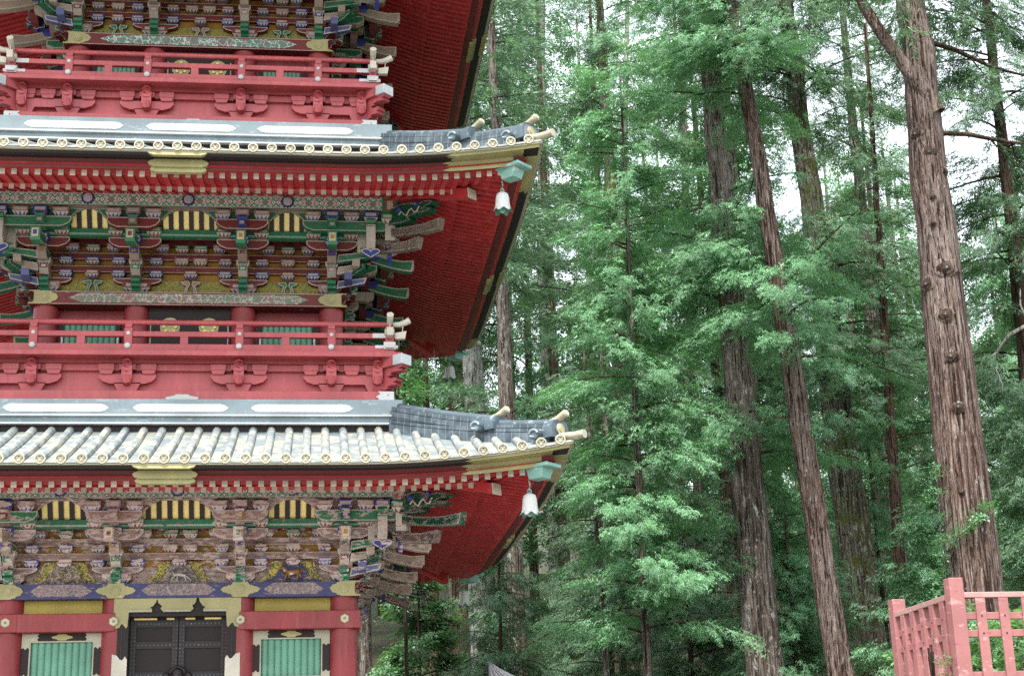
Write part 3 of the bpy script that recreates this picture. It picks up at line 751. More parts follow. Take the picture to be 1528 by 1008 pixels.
def balcony(s):
    st = ST[s]; a, b, z = st['a'], st['b'], st['zA']; B = a + .885; Pf = a + 1.08
    root = empty('balcony', (0, 0, 0), parent=PAG)
    def four(o, ks=SIDES):
        for k in ks: c = o.copy(); COL.objects.link(c); c.parent = root; c.rotation_euler.z = k * math.pi / 2
    # skirt: sill, recessed panel, upper beam, soffit painted with its shade, platform edge
    m = MB(); e = a + .94
    mbox(m, a + .5, e, a + .5, e, z - 1.86, z - 1.68, M_red); o = m.build('sill', root, bevel=.008); four(o)
    for sx in (-1, 1):
        q = MB(); pts = [(0, 0), (.30, 0), (.22, .06), (.27, .09), (.2, .14), (.24, .176), (0, .176)]
        q.prism([(sx * (e + .003 - p[0]), z - 1.858 + p[1]) for p in pts], lambda p, w, t: F(p, t, w), e, e + .01, M_chalk); o = q.build('corner_fitting', root); four(o)
    q = MB(); q.prism(plate_pts(0, z - 1.80, .25, .06), lambda p, w, t: F(p, t, w), e, e + .015, M_chalk); o = q.build('gold_plate', root); four(o)
    m = MB(); f = a + .73
    mbox(m, f - .3, f, f - .3, f, z - 1.69, z - 1.12, M_red)
    o = m.build('skirt_panel', root); four(o)
    m = MB(); g = a + .80
    mbox(m, a + .4, g, a + .4, g, z - 1.335, z - 1.235, M_red); o = m.build('skirt_beam', root); four(o)
    m = MB(); mbox(m, a + .4, a + .86, a + .4, a + .86, z - 1.235, z - 1.17, M_redlow); o = m.build('skirt_beam', root); four(o)  # deeper red puts the shade under the floor into the colour
    m = MB(); mbox(m, a, Pf, a, Pf, z - 1.17, z - 1.095, M_red); o = m.build('floor_board', root, bevel=.006); four(o)
    xs = (-B, -a, -b, b, a, B)
    for x in xs:                                                  # bracket with three blocks and a rounded knob
        q = MB(); c = x if abs(x) < B else math.copysign(a + .70, x)
        masu2 = lambda mb, cx, w, z0, z1, d0, d1, tw: mb.hexa([F(cx - tw, d1, z0), F(cx + tw, d1, z0), F(cx + tw, d0, z0), F(cx - tw, d0, z0), F(cx - w, d1, z1), F(cx + w, d1, z1), F(cx + w, d0, z1), F(cx - w, d0, z1)], M_red)
        if abs(x) == B:                                           # the corner head: base and knob only
            masu2(q, c, .19, z - 1.685, z - 1.545, f - .1, g + .03, .13)
        else:
            masu2(q, c, .20, z - 1.685, z - 1.53, f - .1, g + .03, .125)
            l, rr = c - .42, c + .42
            if abs(x) == a: l, rr = (l, g + .06) if x > 0 else (-g - .06, rr)
            h0, h1 = z - 1.545, z - 1.40; e0 = .16 if l > -g else .0; e1 = .16 if rr < g else .0
            pts = [(l, h1), (l, h1 - .05), (l + e0 * .35, h0 + .035), (l + e0, h0), (rr - e1, h0), (rr - e1 * .35, h0 + .035), (rr, h1 - .05), (rr, h1)]
            q.prism(pts, lambda p, w, t: F(p, t, w), f - .05, g + .03, M_red)
            dxs = [-.31, .31] + ([math.copysign(.62, x)] if abs(x) == a else [])
            for dx in dxs:
                fbox(q, c + dx - .115, c + dx + .115, f - .05, g + .07, z - 1.335, z - 1.25, M_red); masu2(q, c + dx, .11, z - 1.40, z - 1.335, f, g + .06, .08)
        fbox(q, c - .12, c + .12, f - .05, g + .065, z - 1.335, z - 1.25, M_red)
        q.tube([F(c, g + .0, z - 1.52), F(c, g + .13, z - 1.51), F(c, g + .14, z - 1.44)], [.075, .075, .06], 8, M_red)
        fbox(q, c - .075, c + .075, g, g + .15, z - 1.50, z - 1.33, M_red)
        q.tube([F(c, g - .05, z - 1.31), F(c, g + .14, z - 1.31), F(c, g + .16, z - 1.25), F(c, g + .12, z - 1.20)], [.08, .085, .08, .05], 10, M_red)
        o = q.build('skirt_bracket', root); four(o)
    for sx in (-1, 1):                                            # corner: scrolled nosings and the silvered beam end
        k = math.sqrt(.5); dg = lambda p, w, t: (sx * (p + t * k), -(p - t * k), w)
        q = MB()
        for z0, L in ((-1.84, .14), (-1.62, .26), (-1.42, .34)):
            q.prism(beast_pts(a + .72, a + .76 + L, z + z0, z + z0 + .17), dg, -.07, .07, M_red)
        o = q.build('nosing', root); four(o, (2,) if sx > 0 else (2,))
        q = MB(); q.prism([(a + .7, z - 1.32), (a + 1.0, z - 1.31), (a + 1.0, z - 1.14), (a + .7, z - 1.14)], dg, -.13, .13, M_red)
        o = q.build('corner_beam', root); four(o, (2,))
        q = MB(); q.prism([(a + 1.0, z - 1.305), (a + 1.13, z - 1.305), (a + 1.13, z - 1.145), (a + 1.0, z - 1.145)], dg, -.115, .115, M_silver)
        o = q.build('beam_cap', root, bevel=.006); four(o, (2,))
    # railing
    rails = root
    def add(mb, nm, bev=0, sm=False, n=SIDES):
        o = mb.build(nm, rails, bevel=bev, smooth=sm)
        for k in n: c = o.copy(); COL.objects.link(c); c.parent = rails; c.rotation_euler.z = k * math.pi / 2; c.location.z = -.003 * (k % 2)
    m = MB(); mbox(m, B - .06, B + .06, B - .06, B + .06, z - 1.094, z - .955, M_red); mbox(m, B - .08, B + .075, B - .08, B + .075, z - 1.092, z - 1.03, M_red); add(m, 'rail', .006)
    m = MB(); L = B + .16; fbox(m, -L, L, B - .04, B + .04, z - .835, z - .75, M_red); add(m, 'rail', .01)
    m = MB(); L = B + .06; m.tube([F(-L, B, z - .605), F(0, B, z - .605), F(L, B, z - .605)], .042, 12, M_red); add(m, 'rail', 0, 'auto')
    for sx in (-1, 1):
        m = MB(); x0 = sx * (B + .05)
        m.tube([F(x0, B, z - .605), F(x0 + sx * .10, B, z - .60), F(x0 + sx * .18, B, z - .575), F(x0 + sx * .26, B, z - .53)], [.040, .044, .048, .054], 12, M_white); add(m, 'rail_tip', 0, 'auto')
        m = MB(); x0 = sx * (B + .09)
        m.hexa([F(x0, B + .045, z - .84), F(x0 + sx * .15, B + .045, z - .835), F(x0 + sx * .15, B - .045, z - .835), F(x0, B - .045, z - .84), F(x0, B + .045, z - .745), F(x0 + sx * .17, B + .05, z - .715), F(x0 + sx * .17, B - .05, z - .715), F(x0, B - .045, z - .745)], M_white); add(m, 'rail_tip')
        m = MB(); x0, x1 = sorted((sx * (B + .125), sx * (B - .22))); fbox(m, x0, x1, B - .065, B + .066, z - 1.0, z - .952, M_chalk); fbox(m, *sorted((sx * (B - .06), sx * (B - .26))), B - .045, B + .045, z - .828, z - .757, M_chalk); add(m, 'rail_fitting')
        m = MB(); fbox(m, *sorted((sx * (B + .066), sx * (B + .26))), B - .012, B + .012, z - .76, z - .6, M_goldp) if False else m.tube([F(sx * (B + .2), B, z - .72), F(sx * (B + .21), B, z - .60)], .008, 5, M_white); add(m, 'rail_stay')
    # corner posts, once per corner
    m = MB(); c = B; w = .062
    fbox(m, c - w, c + w, B - w, B + w, z - 1.09, z - .64, M_red)
    fbox(m, c - .09, c + .09, B - .09, B + .09, z - 1.02, z - .90, M_chalk)
    fbox(m, c - .075, c + .075, B - .075, B + .075, z - .79, z - .69, M_goldp)
    add(m, 'corner_post', .006)
    for x in (-a, -b, b, a):
        m = MB(); w = .062; fbox(m, x - w, x + w, B - .052, B + .064, z - .96, z - .70, M_red); fbox(m, x - w * .85, x + w * .85, B - .05, B + .06, z - .70, z - .645, M_red); fbox(m, x - w * .98, x + w * .98, B - .055, B + .05, z - .655, z - .61, M_red)
        add(m, 'railing_post', .012)
        m = MB(); m.ball(F(x, B + .066, z - .79), (.033, .02, .033), M_chalk, 10, 6); m.ball(F(x - .005, B + .076, z - .99), (.05, .03, .05), M_chalk, 10, 6); add(m, 'nail_cover', 0, True)
    for x in (-(a + b) / 2, 0, (a + b) / 2):
        m = MB(); fbox(m, x - .06, x + .06, B - .04, B + .045, z - .96, z - .83, M_red); add(m, 'railing_strut', .006)

# ---- roof -------------------------------------------------------------------
def sweep(mb, sec, mats, R, n=64, rise_d=None, z0=0):
    """Sweep a section (d, z) along the front eave; it follows the corner upturn and mitres at the hips."""
    S_ = [math.copysign(abs(i / n) ** .8, i) for i in range(-n // 2, n // 2 + 1)]; S_ = [q / abs(S_[0]) for q in S_]
    rows = []
    for t in S_:
        i = len(mb.v); rows.append(i)
        for (d, z) in sec:
            x = t * d; mb.v.append(F(x, d, z0 + z + rise(x, d if rise_d is None else rise_d, R)))
    for r0, r1 in zip(rows, rows[1:]):
        for k in range(len(sec) - 1):
            if mats[k] is None: continue
            mb.f.append((r0 + k, r1 + k, r1 + k + 1, r0 + k + 1)); mb.mi.append(mb.mat(mats[k]))

def rafter_mesh(mb, x, d0, d1, zend, slope, w, h, R, zA, cap):
    za = zA + zend + rise(x, d1, R); zb = zA + zend + slope * (d1 - d0) + rise(x, d0, R)
    mb.hexa([F(x - w / 2, d1, za), F(x + w / 2, d1, za), F(x + w / 2, d0, zb), F(x - w / 2, d0, zb), F(x - w / 2, d1, za + h), F(x + w / 2, d1, za + h), F(x + w / 2, d0, zb + h), F(x - w / 2, d0, zb + h)], M_soffit, {2: cap, 4: None})

def roof(s):
    st = ST[s]; zA, R, M, a = st['zA'], st['R'], st['M'], st['a']; E = R - .04
    root = empty('roof', (0, 0, 0), parent=PAG)
    band = M - .06; fl, bs = R - .49, R - 1.17
    def four(o, ks=SIDES):
        for k in ks: c = o.copy(); COL.objects.link(c); c.parent = o.parent; c.rotation_euler.z = k * math.pi / 2
    # eave edge: red fascia board, black strip, gilt tile board
    m = MB(); sweep(m, [(fl - .02, 1.16), (E - .30, 1.105), (E - .25, 1.245), (E - .44, 1.26)], [M_fascia, M_fascia, M_fascia], R, z0=zA); o = m.build('fascia', root); four(o)
    m = MB(); sweep(m, [(E - .34, 1.238), (E - .065, 1.232), (E - .05, 1.278), (E - .3, 1.28)], [M_dark] * 3, R, z0=zA); o = m.build('eave_board', root); four(o)
    m = MB(); sweep(m, [(E - .2, 1.27), (E - .005, 1.268), (E, 1.322), (E - .2, 1.34)], [M_goldp] * 3, R, z0=zA)
    for i in range(-19, 20):                                       # pierced pattern between the end tiles
        x = (i + .5) * .2655
        if abs(x) > E - .1: continue
        zz = zA + 1.296 + rise(x, E, R); dz = (rise(x + .06, E, R) - rise(x - .06, E, R)) / 2
        m.hexa([F(x - .07, E + .001, zz - .014 - dz), F(x + .07, E + .001, zz - .014 + dz), F(x + .07, E - .02, zz - .014 + dz), F(x - .07, E - .02, zz - .014 - dz), F(x - .055, E + .004, zz + .014 - dz), F(x + .055, E + .004, zz + .014 + dz), F(x + .055, E - .02, zz + .014 + dz), F(x - .055, E - .02, zz + .014 - dz)], paint((.16, .13, .08), .2, fine=50))
    o = m.build('eave_edge', root); four(o)
    # soffit boards above the rafters
    m = MB(); sl_b, sl_f = .35, .20
    sweep(m, [(a - .1, 1.11 + .032 + sl_b * (bs - a + .1)), (bs - .02, 1.11 + .036), (bs, 1.19), (bs, 1.055 + .032 + sl_f * (fl - bs)), (fl - .03, 1.094), (fl - .02, 1.14), (E - .22, 1.155)], [M_soffit] * 6, R, 64, z0=zA); o = m.build('soffit', root); four(o)
    m = MB(); sweep(m, [(bs - .16, 1.25), (bs - .03, 1.202), (bs - .03, 1.225), (bs - .16, 1.27)], [M_soffit] * 3, R, z0=zA); o = m.build('rafter_batten', root); four(o)
    # rafters
    sp = .1625; n = int(R / sp) + 1; rest = MB()
    for side in range(1):
        for i in range(-n, n + 1):
            x = (i + .5) * sp + .04
            for nm, d1, d0, ze, sl, w, h, lim in (('flying_rafter', fl, bs - .25, 1.055, sl_f, .076, .088, fl - .10), ('base_rafter', bs, a - .1, 1.11, sl_b, .074, .094, bs - .10)):
                if abs(x) > lim: continue
                dd = max(d0, abs(x) + .02); vis = s < 3 and -2.75 < x
                mb = MB() if vis else rest
                rafter_mesh(mb, x, dd, d1, ze, sl, w, h, R, zA, M_white)
                if vis: mb.build(nm, root)
    o = rest.build('rafters', root); o['kind'] = 'stuff'
    allr = MB()
    for i in range(-n, n + 1):
        x = (i + .5) * sp + .04
        for d1, d0, ze, sl, w, h, lim in ((fl, bs - .25, 1.055, sl_f, .076, .088, fl - .10), (bs, a - .1, 1.11, sl_b, .074, .094, bs - .10)):
            if abs(x) <= lim: rafter_mesh(allr, x, max(d0, abs(x) + .02), d1, ze, sl, w, h, R, zA, M_white)
    o = allr.build('rafters', root); o['kind'] = 'stuff'; o.rotation_euler.z = math.pi / 2; four(o, (2, 3))
    # hip beams
    k = math.sqrt(.5)
    for c in range(4):
        dg = lambda p, w, t: (p + t * k, -(p - t * k), w)
        m = MB(); rb = rise(bs, bs, R)
        z0, z1 = zA + 1.02 + rb + .35 * (bs - a), zA + 1.02 + rb
        hb = bs + .16
        m.prism([(a, z0 - .0), (hb, z1 - .045), (hb - .01, z1 + .105), (a, z0 + .22)], dg, -.085, .085, M_soffit)
        m.prism([(hb - .002, z1 - .05), (hb + .012, z1 - .05), (hb + .002, z1 + .11), (hb - .012, z1 + .11)], dg, -.09, .09, M_white)
        o = m.build('hip_beam', root); o.rotation_euler.z = c * math.pi / 2
        m = MB(); rf = rise(fl, fl, R); z1 = zA + 1.03 + rf
        m.prism([(bs - .2, z1 + .13), (fl, z1), (fl, z1 + .18), (bs - .2, z1 + .30)], dg, -.10, .10, M_soffit)
        o = m.build('hip_beam', root); o.rotation_euler.z = c * math.pi / 2
        # copper cap on the beam end: tapered box under a lipped lid
        m = MB(); h0 = fl - .08; zc = zA + .965 + rf; L, W = .21, .125
        lo = [dg(h0 + .02, zc, -W * .82), dg(h0 + .02, zc, W * .82), dg(h0 + L * .84, zc + .0, W * .82), dg(h0 + L * .84, zc + .0, -W * .82)]
        hi = [dg(h0, zc + .145, -W), dg(h0, zc + .145, W), dg(h0 + L, zc + .145, W), dg(h0 + L, zc + .145, -W)]
        m.hexa(lo + hi, M_copper)
        lo = [dg(h0 - .03, zc + .145, -W - .045), dg(h0 - .03, zc + .145, W + .045), dg(h0 + L + .07, zc + .145, W + .045), dg(h0 + L + .07, zc + .145, -W - .045)]
        m.hexa(lo + [(p[0], p[1], p[2] + .05) for p in lo], M_copper)
        o = m.build('beam_cap', root, bevel=.006); o.rotation_euler.z = c * math.pi / 2
    # gilt plates on the fascia: one at the middle, cusped ones at the corners
    m = MB()
    for z0, hh, hw, d in ((1.262, .045, .42, E - .01), (1.175, .055, .43, E - .20), (1.10, .045, .40, E - .25)):
        P = [(-1, 0), (-.93, .6), (-.84, .8), (-.80, 1), (.80, 1), (.84, .8), (.93, .6), (1, 0), (.93, -.6), (.84, -.8), (.80, -1), (-.80, -1), (-.84, -.8), (-.93, -.6)]
        m.prism([(p[0] * hw, zA + z0 + p[1] * hh) for p in P], lambda p, q, t: F(p, t, q), d - .08, d, M_gold, .012, M_gold, M_gold)
    o = m.build('gold_plate', root); four(o)
    for sx in (-1, 1):
        m = MB(); x0 = R * .735; N = 14
        for (za, zb, da, db, xe, xs) in ((1.232, 1.278, E - .062, E - .047, E - .05, x0 + .02), (1.229, 1.2295, E - .31, E - .064, E - .28, x0 + .06), (1.105, 1.236, E - .298, E - .250, E - .42, x0)):
            pts = [(xs + (xe - xs) * i / N) for i in range(N + 1)]; V = lambda x, d, z: F(sx * x, d + .006, zA + z + rise(x, d, R))
            for x, x2 in zip(pts, pts[1:]): m.poly([V(x, da, za), V(x2, da, za), V(x2, db, zb), V(x, db, zb)], M_gold)
            for f0, f1, L in ((.0, .3, .10), (.3, .7, .05), (.7, 1, .11)):           # cusped inner end
                I = lambda f: (da + (db - da) * f, za + (zb - za) * f); fm = (f0 + f1) / 2
                m.poly([V(xs, *I(f0)), V(xs, *I(f1)), V(xs - L * .6, *I(f1 * .75 + f0 * .25)), V(xs - L, *I(fm)), V(xs - L * .6, *I(f0 * .75 + f1 * .25))], M_gold)
        o = m.build('corner_plate', root); four(o)
    # tiles: pans and rolls
    m = MB(); sec = [(E + .01, prof(E + .01, R) - .03)] + [(d, prof(d, R) - .03) for d in np.linspace(E, band - .1, 14)]
    sweep(m, [(E + .012, prof(E, R) - .055)] + sec, [M_tile] * (len(sec)), R, 96, rise_d=9, z0=zA)
    ends = MB()
    for i in range(-20, 21):
        x = i * .2655
        if abs(x) > E - .16: continue
        d1 = max(band - .05, abs(x) + .05)
        N = max(3, int((E - d1) * 6)); P = [F(x, d, zA + prof(d, R) - .01 + rise(x, 9, R)) for d in np.linspace(E + .02, d1, N)]
        m.tube(P, .062, 9, M_tile, cap=False)
    tl = m.build('tile_field', root, smooth='auto'); four(tl)
    for i in range(-20, 21):
        x = i * .2655
        if abs(x) > E - .16: continue
        vis = s < 3 and x > -2.75
        q = MB() if vis else ends; c = zA + prof(E, R) + .005 + rise(x, E, R); d = E + .02
        for rr, dd in ((.072, 0), (.058, .008)):
            pts = [(x + rr * math.cos(t), c + rr * math.sin(t)) for t in np.linspace(0, 2 * math.pi, 15)[:-1]]
            if dd == 0: q.prism(pts, lambda p, w, t: F(p, t, w), d - .03, d, M_goldp, .014, M_goldp, paint((.30, .27, .18), .1, fine=50))
        for t in range(3):
            q.ball(F(x + .026 * math.cos(t * 2.09 + .52), d + .002, c + .026 * math.sin(t * 2.09 + .52)), (.022, .008, .022), M_goldp, 7, 4)
        q.ball(F(x, d + .002, c), (.01, .008, .01), M_goldp, 5, 3)
        if vis: q.build('end_tile', root)
    if ends.v: o = ends.build('end_tiles', root); o['kind'] = 'stuff'
    ends = MB()
    for i in range(-20, 21):
        x = i * .2655
        if abs(x) > E - .16: continue
        c = zA + prof(E, R) + .005 + rise(x, E, R); d = E + .02
        pts = [(x + .07 * math.cos(t), c + .07 * math.sin(t)) for t in np.linspace(0, 2 * math.pi, 13)[:-1]]
        ends.prism(pts, lambda p, w, t: F(p, t, w), d - .03, d, M_goldp)
    o = ends.build('end_tiles', root); o['kind'] = 'stuff'; o.rotation_euler.z = math.pi / 2; four(o, (2, 3))
    # flashing band under the balcony skirt, with white cartouches
    if s < 3 or True:
        m = MB(); b0 = band
        zb = 2.36
        mbox(m, b0 - .6, b0 + .10, b0 - .6, b0 + .10, zA + 2.50, zA + 2.735, M_band)
        mbox(m, b0 - .6, b0 + .125, b0 - .6, b0 + .125, zA + 2.475, zA + 2.50, M_chalk)
        mbox(m, b0 - .6, b0 + .07, b0 - .6, b0 + .07, zA + 2.385, zA + 2.475, M_bandlow)
        mbox(m, b0 - .6, b0 + .095, b0 - .6, b0 + .095, zA + 2.36, zA + 2.385, M_chalk)
        mbox(m, b0 - .3, b0, b0 - .3, b0 + .0, zA + 2.1, zA + 2.36, M_dark)
        bo = m.build('flashing', root); four(bo)
        for xc, L in ((-1.80, .76), (0, .70), (1.78, .76)):
            q = MB(); pts = [(-L, 0), (-L + .06, .045), (-L + .12, .06), (L - .12, .06), (L - .06, .045), (L, 0), (L - .06, -.045), (L - .12, -.06), (-L + .12, -.06), (-L + .06, -.045)]
            q.prism([(xc + p[0], zA + 2.60 + p[1]) for p in pts], lambda p, w, t: F(p, t, w), b0 + .10, b0 + .108, paint((.90, .92, .92), 0, rough=.5))
            q.build('cartouche', root)
    # corner ridges
    for c in range(4):
        dg = lambda p, w, t: (p + t * k, -(p - t * k), w)
        surf = lambda p: zA + prof(p, R) + rise(p, 9, R)
        def ridge(nm, p0, p1, base, layers, wd, endk):
            m = MB(); N = 14; P = [p0 + (p1 - p0) * i / N for i in range(N + 1)]
            zz = lambda p: base(p)
            for li, (h0, h1, w) in enumerate(layers):
                prev = None
                for p in P:
                    u = zz(p); cur = [dg(p, u + h0, -w), dg(p, u + h0, w), dg(p, u + h1, w), dg(p, u + h1, -w)]
                    if prev:
                        for i in range(4): m.poly([prev[i], cur[i], cur[(i + 1) % 4], prev[(i + 1) % 4]], M_ridge)
                    else: m.poly(cur[::-1], M_ridge)
                    prev = cur
                m.poly(prev, M_ridge)
            top = layers[-1][1]
            m.tube([dg(p, zz(p) + top + .02, 0) for p in P], wd * .62, 10, M_steel)
            o = m.build('corner_ridge', root, smooth='auto'); o.rotation_euler.z = c * math.pi / 2
            # ogre tile: arched plate with scrolls and a gilt disc
            q = MB(); u = zz(p1); H = top + .07
            arch = [(-.19, -.02), (-.20, H * .5), (-.15, H * .86), (0, H), (.15, H * .86), (.20, H * .5), (.19, -.02)]
            q.prism(arch, lambda A, B, t: dg(p1 + t, u + B, A), -.04, .07, M_steel, .03, M_steel, M_ridge)
            for e in (-1, 1):
                q.tube([dg(p1 - .10, u + .04, e * .10), dg(p1 - .10, u + .04, e * .30)], .085, 14, M_steel)
                q.tube([dg(p1 - .10 + .05 * math.cos(t), u + .04 + .05 * math.sin(t), e * .305) for t in np.linspace(0, 5, 9)], .018, 6, M_band)
            o2 = q.build('ogre_tile', root, smooth='auto'); o2.rotation_euler.z = c * math.pi / 2
            q = MB()
            if endk: 
                q.tube([dg(p1 + .06, u + H * .42, 0), dg(p1 + .085, u + H * .42, 0)], .085, 16, M_goldp)
                q.tube([dg(p1 + .085, u + H * .42, 0), dg(p1 + .095, u + H * .42, 0)], .05, 12, M_gold)
            tp = [(p1 - .12, H - .06), (p1 + .05, H + .0), (p1 + .15, H + .065)]
            q.tube([dg(A, u + B, 0) for A, B in tp], [.050, .053, .058], 14, M_beige, mcap=M_goldp)
            A, B = tp[-1]; q.tube([dg(A, u + B, 0), dg(A + .012, u + B + .006, 0)], [.042, .042], 12, M_goldp)
            o3 = q.build('ridge_end', root, smooth='auto'); o3.rotation_euler.z = c * math.pi / 2
        ridge('lower', band, R - .27, lambda p: surf(p), [(-.09, .065, .15), (.075, .125, .14), (.135, .185, .125)], .10, True)
        ridge('upper', band, R - 1.0, lambda p: surf(p) + .20 - .06 * (p - band), [(-.02, .065, .135), (.075, .135, .12)], .10, False)
        q = MB(); P = [R - .36, R - .12, R + .0, R + .09]
        q.tube([dg(p, surf(min(p, R)) + .0 + .05 * max(0, p - R + .1) + .02, 0) for p in P], [.055, .055, .058, .062], 12, M_beige, mcap=M_goldp)
        o = q.build('ridge_end', root, smooth='auto'); o.rotation_euler.z = c * math.pi / 2

def frieze(s):
    """Outer purlin with brocade, medallions, and the gilt ribbed ceiling behind the brackets."""
    st = ST[s]; zA, a, M = st['zA'], st['a'], st['M']; p2 = a + 2 * (M - a) / 3; L = M + .085
    m = MB(); mm = lattice_mat(zA + 1.345, st['wear'])
    mbox(m, M - .085, L, M - .085, M + .085, zA + 1.235, zA + 1.47, pc(PK, s), {2: mm})
    fbox(m, -L, L, M + .085, M + .089, zA + 1.235, zA + 1.247, pc(GR, s))
    o = m.build('purlin', PAG)
    for x in (-(a + st['b']) / 2, 0, (a + st['b']) / 2):
        q = MB(); pts = [(x + (.098 + .012 * math.cos(12 * t)) * math.cos(t), zA + 1.36 + (.098 + .012 * math.cos(12 * t)) * math.sin(t)) for t in np.linspace(0, 2 * math.pi, 49)[:-1]]
        q.prism(pts, lambda p, w, t: F(p, t, w), M + .085, M + .10, pc((.03, .03, .16), s)); rosette(q, x, M + .1, zA + 1.36, .07, pc((.55, .55, .60), s)); q.build('medallion', o)
    for k in SIDES: copy_tree(o, PAG, k * math.pi / 2)
    m = MB(); z0, z1 = zA + .985, zA + 1.27; d0, d1 = p2 + .02, M - .09
    m.poly([F(-d0, d0, z0), F(d0, d0, z0), F(d1, d1, z1), F(-d1, d1, z1)], M_brightgold)
    o = m.build('gilt_ceiling', PAG)
    rb = MB(); n = int(d0 / .155)
    for i in range(-n, n + 1):
        x = i * .155 + .03
        if abs(x) > d0 - .05: continue
        rb.hexa([F(x - .036, d0 + .02, z0 - .01), F(x + .036, d0 + .02, z0 - .01), F(x + .036, d1 + .02, z1 - .02), F(x - .036, d1 + .02, z1 - .02), F(x - .036, d0, z0 + .03), F(x + .036, d0, z0 + .03), F(x + .036, d1, z1 + .02), F(x - .036, d1, z1 + .02)], paint((.016, .006, .006), .0, rough=.6, fine=40))
    rb.build('ceiling_rib', o)
    for k in SIDES: copy_tree(o, PAG, k * math.pi / 2)
    m = MB(); mbox(m, p2 - .07, p2 + .06, p2 - .07, p2 + .06, zA + .865, zA + .985, pc(GR, s) if s > 1 else paint((.045, .25, .14), .3, worn=(.36, .29, .28), rough=.6, fine=34))
    fbox(m, -p2 - .06, p2 + .06, p2 + .06, p2 + .066, zA + .885, zA + .912, pc((.30, .50, .38), s))  # paler green line paints the beam's highlight into its colour
    o = m.build('through_beam', PAG, bevel=.015)
    for k in SIDES: copy_tree(o, PAG, k * math.pi / 2)
    m = MB(); mbox(m, a, p2, a, p2, zA + .99, zA + 1.0, pc(RB, s)); o = m.build('ceiling_board', PAG)
    for k in SIDES: copy_tree(o, PAG, k * math.pi / 2)

def bell(loc, label, h=.36):
    root = empty('wind_bell', loc, label, 'wind bell', 'wind bells hanging from the eave corners')
    m = MB(); k = h / .36
    prof_ = [(.012, 0), (.045, -.005), (.085, -.03), (.100, -.09), (.105, -.17), (.112, -.22), (.122, -.255, .6), (.140, -.275, 1), (.126, -.262, .8), (.104, -.22), (.095, -.15), (.085, -.08), (.01, -.05)]
    m.lathe([(p[0] * k, (p[1] - .02) * k, *p[2:]) for p in prof_], (0, 0, 0), 36, M_bellwhite, [M_bellwhite] * 7 + [M_copperin] * 5, lobes=6, amp=.055 * k)
    m.build('bell_body', root, smooth=True)
    m = MB(); m.tube([(0, 0, .16 * k), (.01, 0, .10 * k), (0, 0, .04 * k), (0, 0, -.03 * k)], .012, 6, M_copper); m.tube([(.025 * math.cos(t), 0, .01 * k + .03 * k * math.sin(t)) for t in np.linspace(0, 6.3, 12)], .008, 6, M_copper); m.build('hook', root)
    m = MB(); m.tube([(0, 0, -.06 * k), (0, 0, -.30 * k)], .008, 6, M_copperin)
    pts = [(-.05, 0), (-.03, .05), (.03, .05), (.05, 0), (.03, -.035), (0, -.05), (-.03, -.035)]
    m.prism([(p[0] * k, (p[1] - .30) * k) for p in pts], lambda p, q, t: (p, t, q), -.012, .012, M_copper); m.build('clapper', root)
    return root

for s in (1, 2, 3):
    o = architrave(s)
    for k in SIDES: copy_tree(o, PAG, k * math.pi / 2)
    upper_wall(s) if s > 1 else ground_storey()
    if s > 1: balcony(s)
    frieze(s)
    ax, bx = ST[s]['a'], ST[s]['b']
    fronts = [bracket_set(s, sx, w, s == 3) for sx, w in ((-1, 'inner'), (1, 'inner'), (-1, 'corner'), (1, 'corner'))]
    fills = [bay_fill(s, *e, s == 3) for e in ((-ax, -bx), (-bx, bx), (bx, ax))]
    keep = rnd.getstate()
    for sx, w in ((-1, 'inner'), (1, 'inner'), (-1, 'corner'), (1, 'corner')):       # the same work on the other faces, one mesh per set
        o = bracket_set(s, sx, w, True); o.rotation_euler.z = math.pi / 2
        for k in (2, 3): copy_tree(o, PAG, k * math.pi / 2)
    for e in ((-ax, -bx), (-bx, bx), (bx, ax)):
        o = bay_fill(s, *e, True); o.rotation_euler.z = math.pi / 2
        for k in (2, 3): copy_tree(o, PAG, k * math.pi / 2)
    m = MB(); c = ax - .15; m.box(-c, c, -c, c, ST[s]['zA'] - .05, ST[s]['zA'] + 3.6, M_dark); m.build('light_block', PAG)  # added dark core, unseen inside the storey, blocks light
    roof(s)
kaerumata(-1.66, 'tangle'); kaerumata(0, 'deer'); kaerumata(1.66, 'beast')
# stone podium under the first storey
m = MB(); M_stone = paint((.26, .25, .23), .3, worn=(.36, .35, .32), rough=.8, worn2=(.14, .15, .12), fine=14)
m.box(-3.7, 3.7, -3.7, 3.7, 0, 1.05, M_stone); m.box(-3.85, 3.85, -3.85, 3.85, 1.05, 1.25, M_stone)
for i in range(5): m.box(-1.2, 1.2, -3.86 - .32 * (5 - i), -3.86 + (-.32 * (4 - i)) - .002, 0, .21 * (i + 1), M_stone)
m.build('podium', PAG)
for s, nm in ((1, 'lower'), (2, 'upper')):
    R, zA = ST[s]['R'], ST[s]['zA']; q = R - .60; zz = zA + .99
    bell((q, -q, zz), 'white %s bell with petal rim at the front corner of the %s roof' % ('lily-shaped', nm))
    bell((q, q, zz), 'small bell in silhouette at the rear corner of the %s roof' % nm)

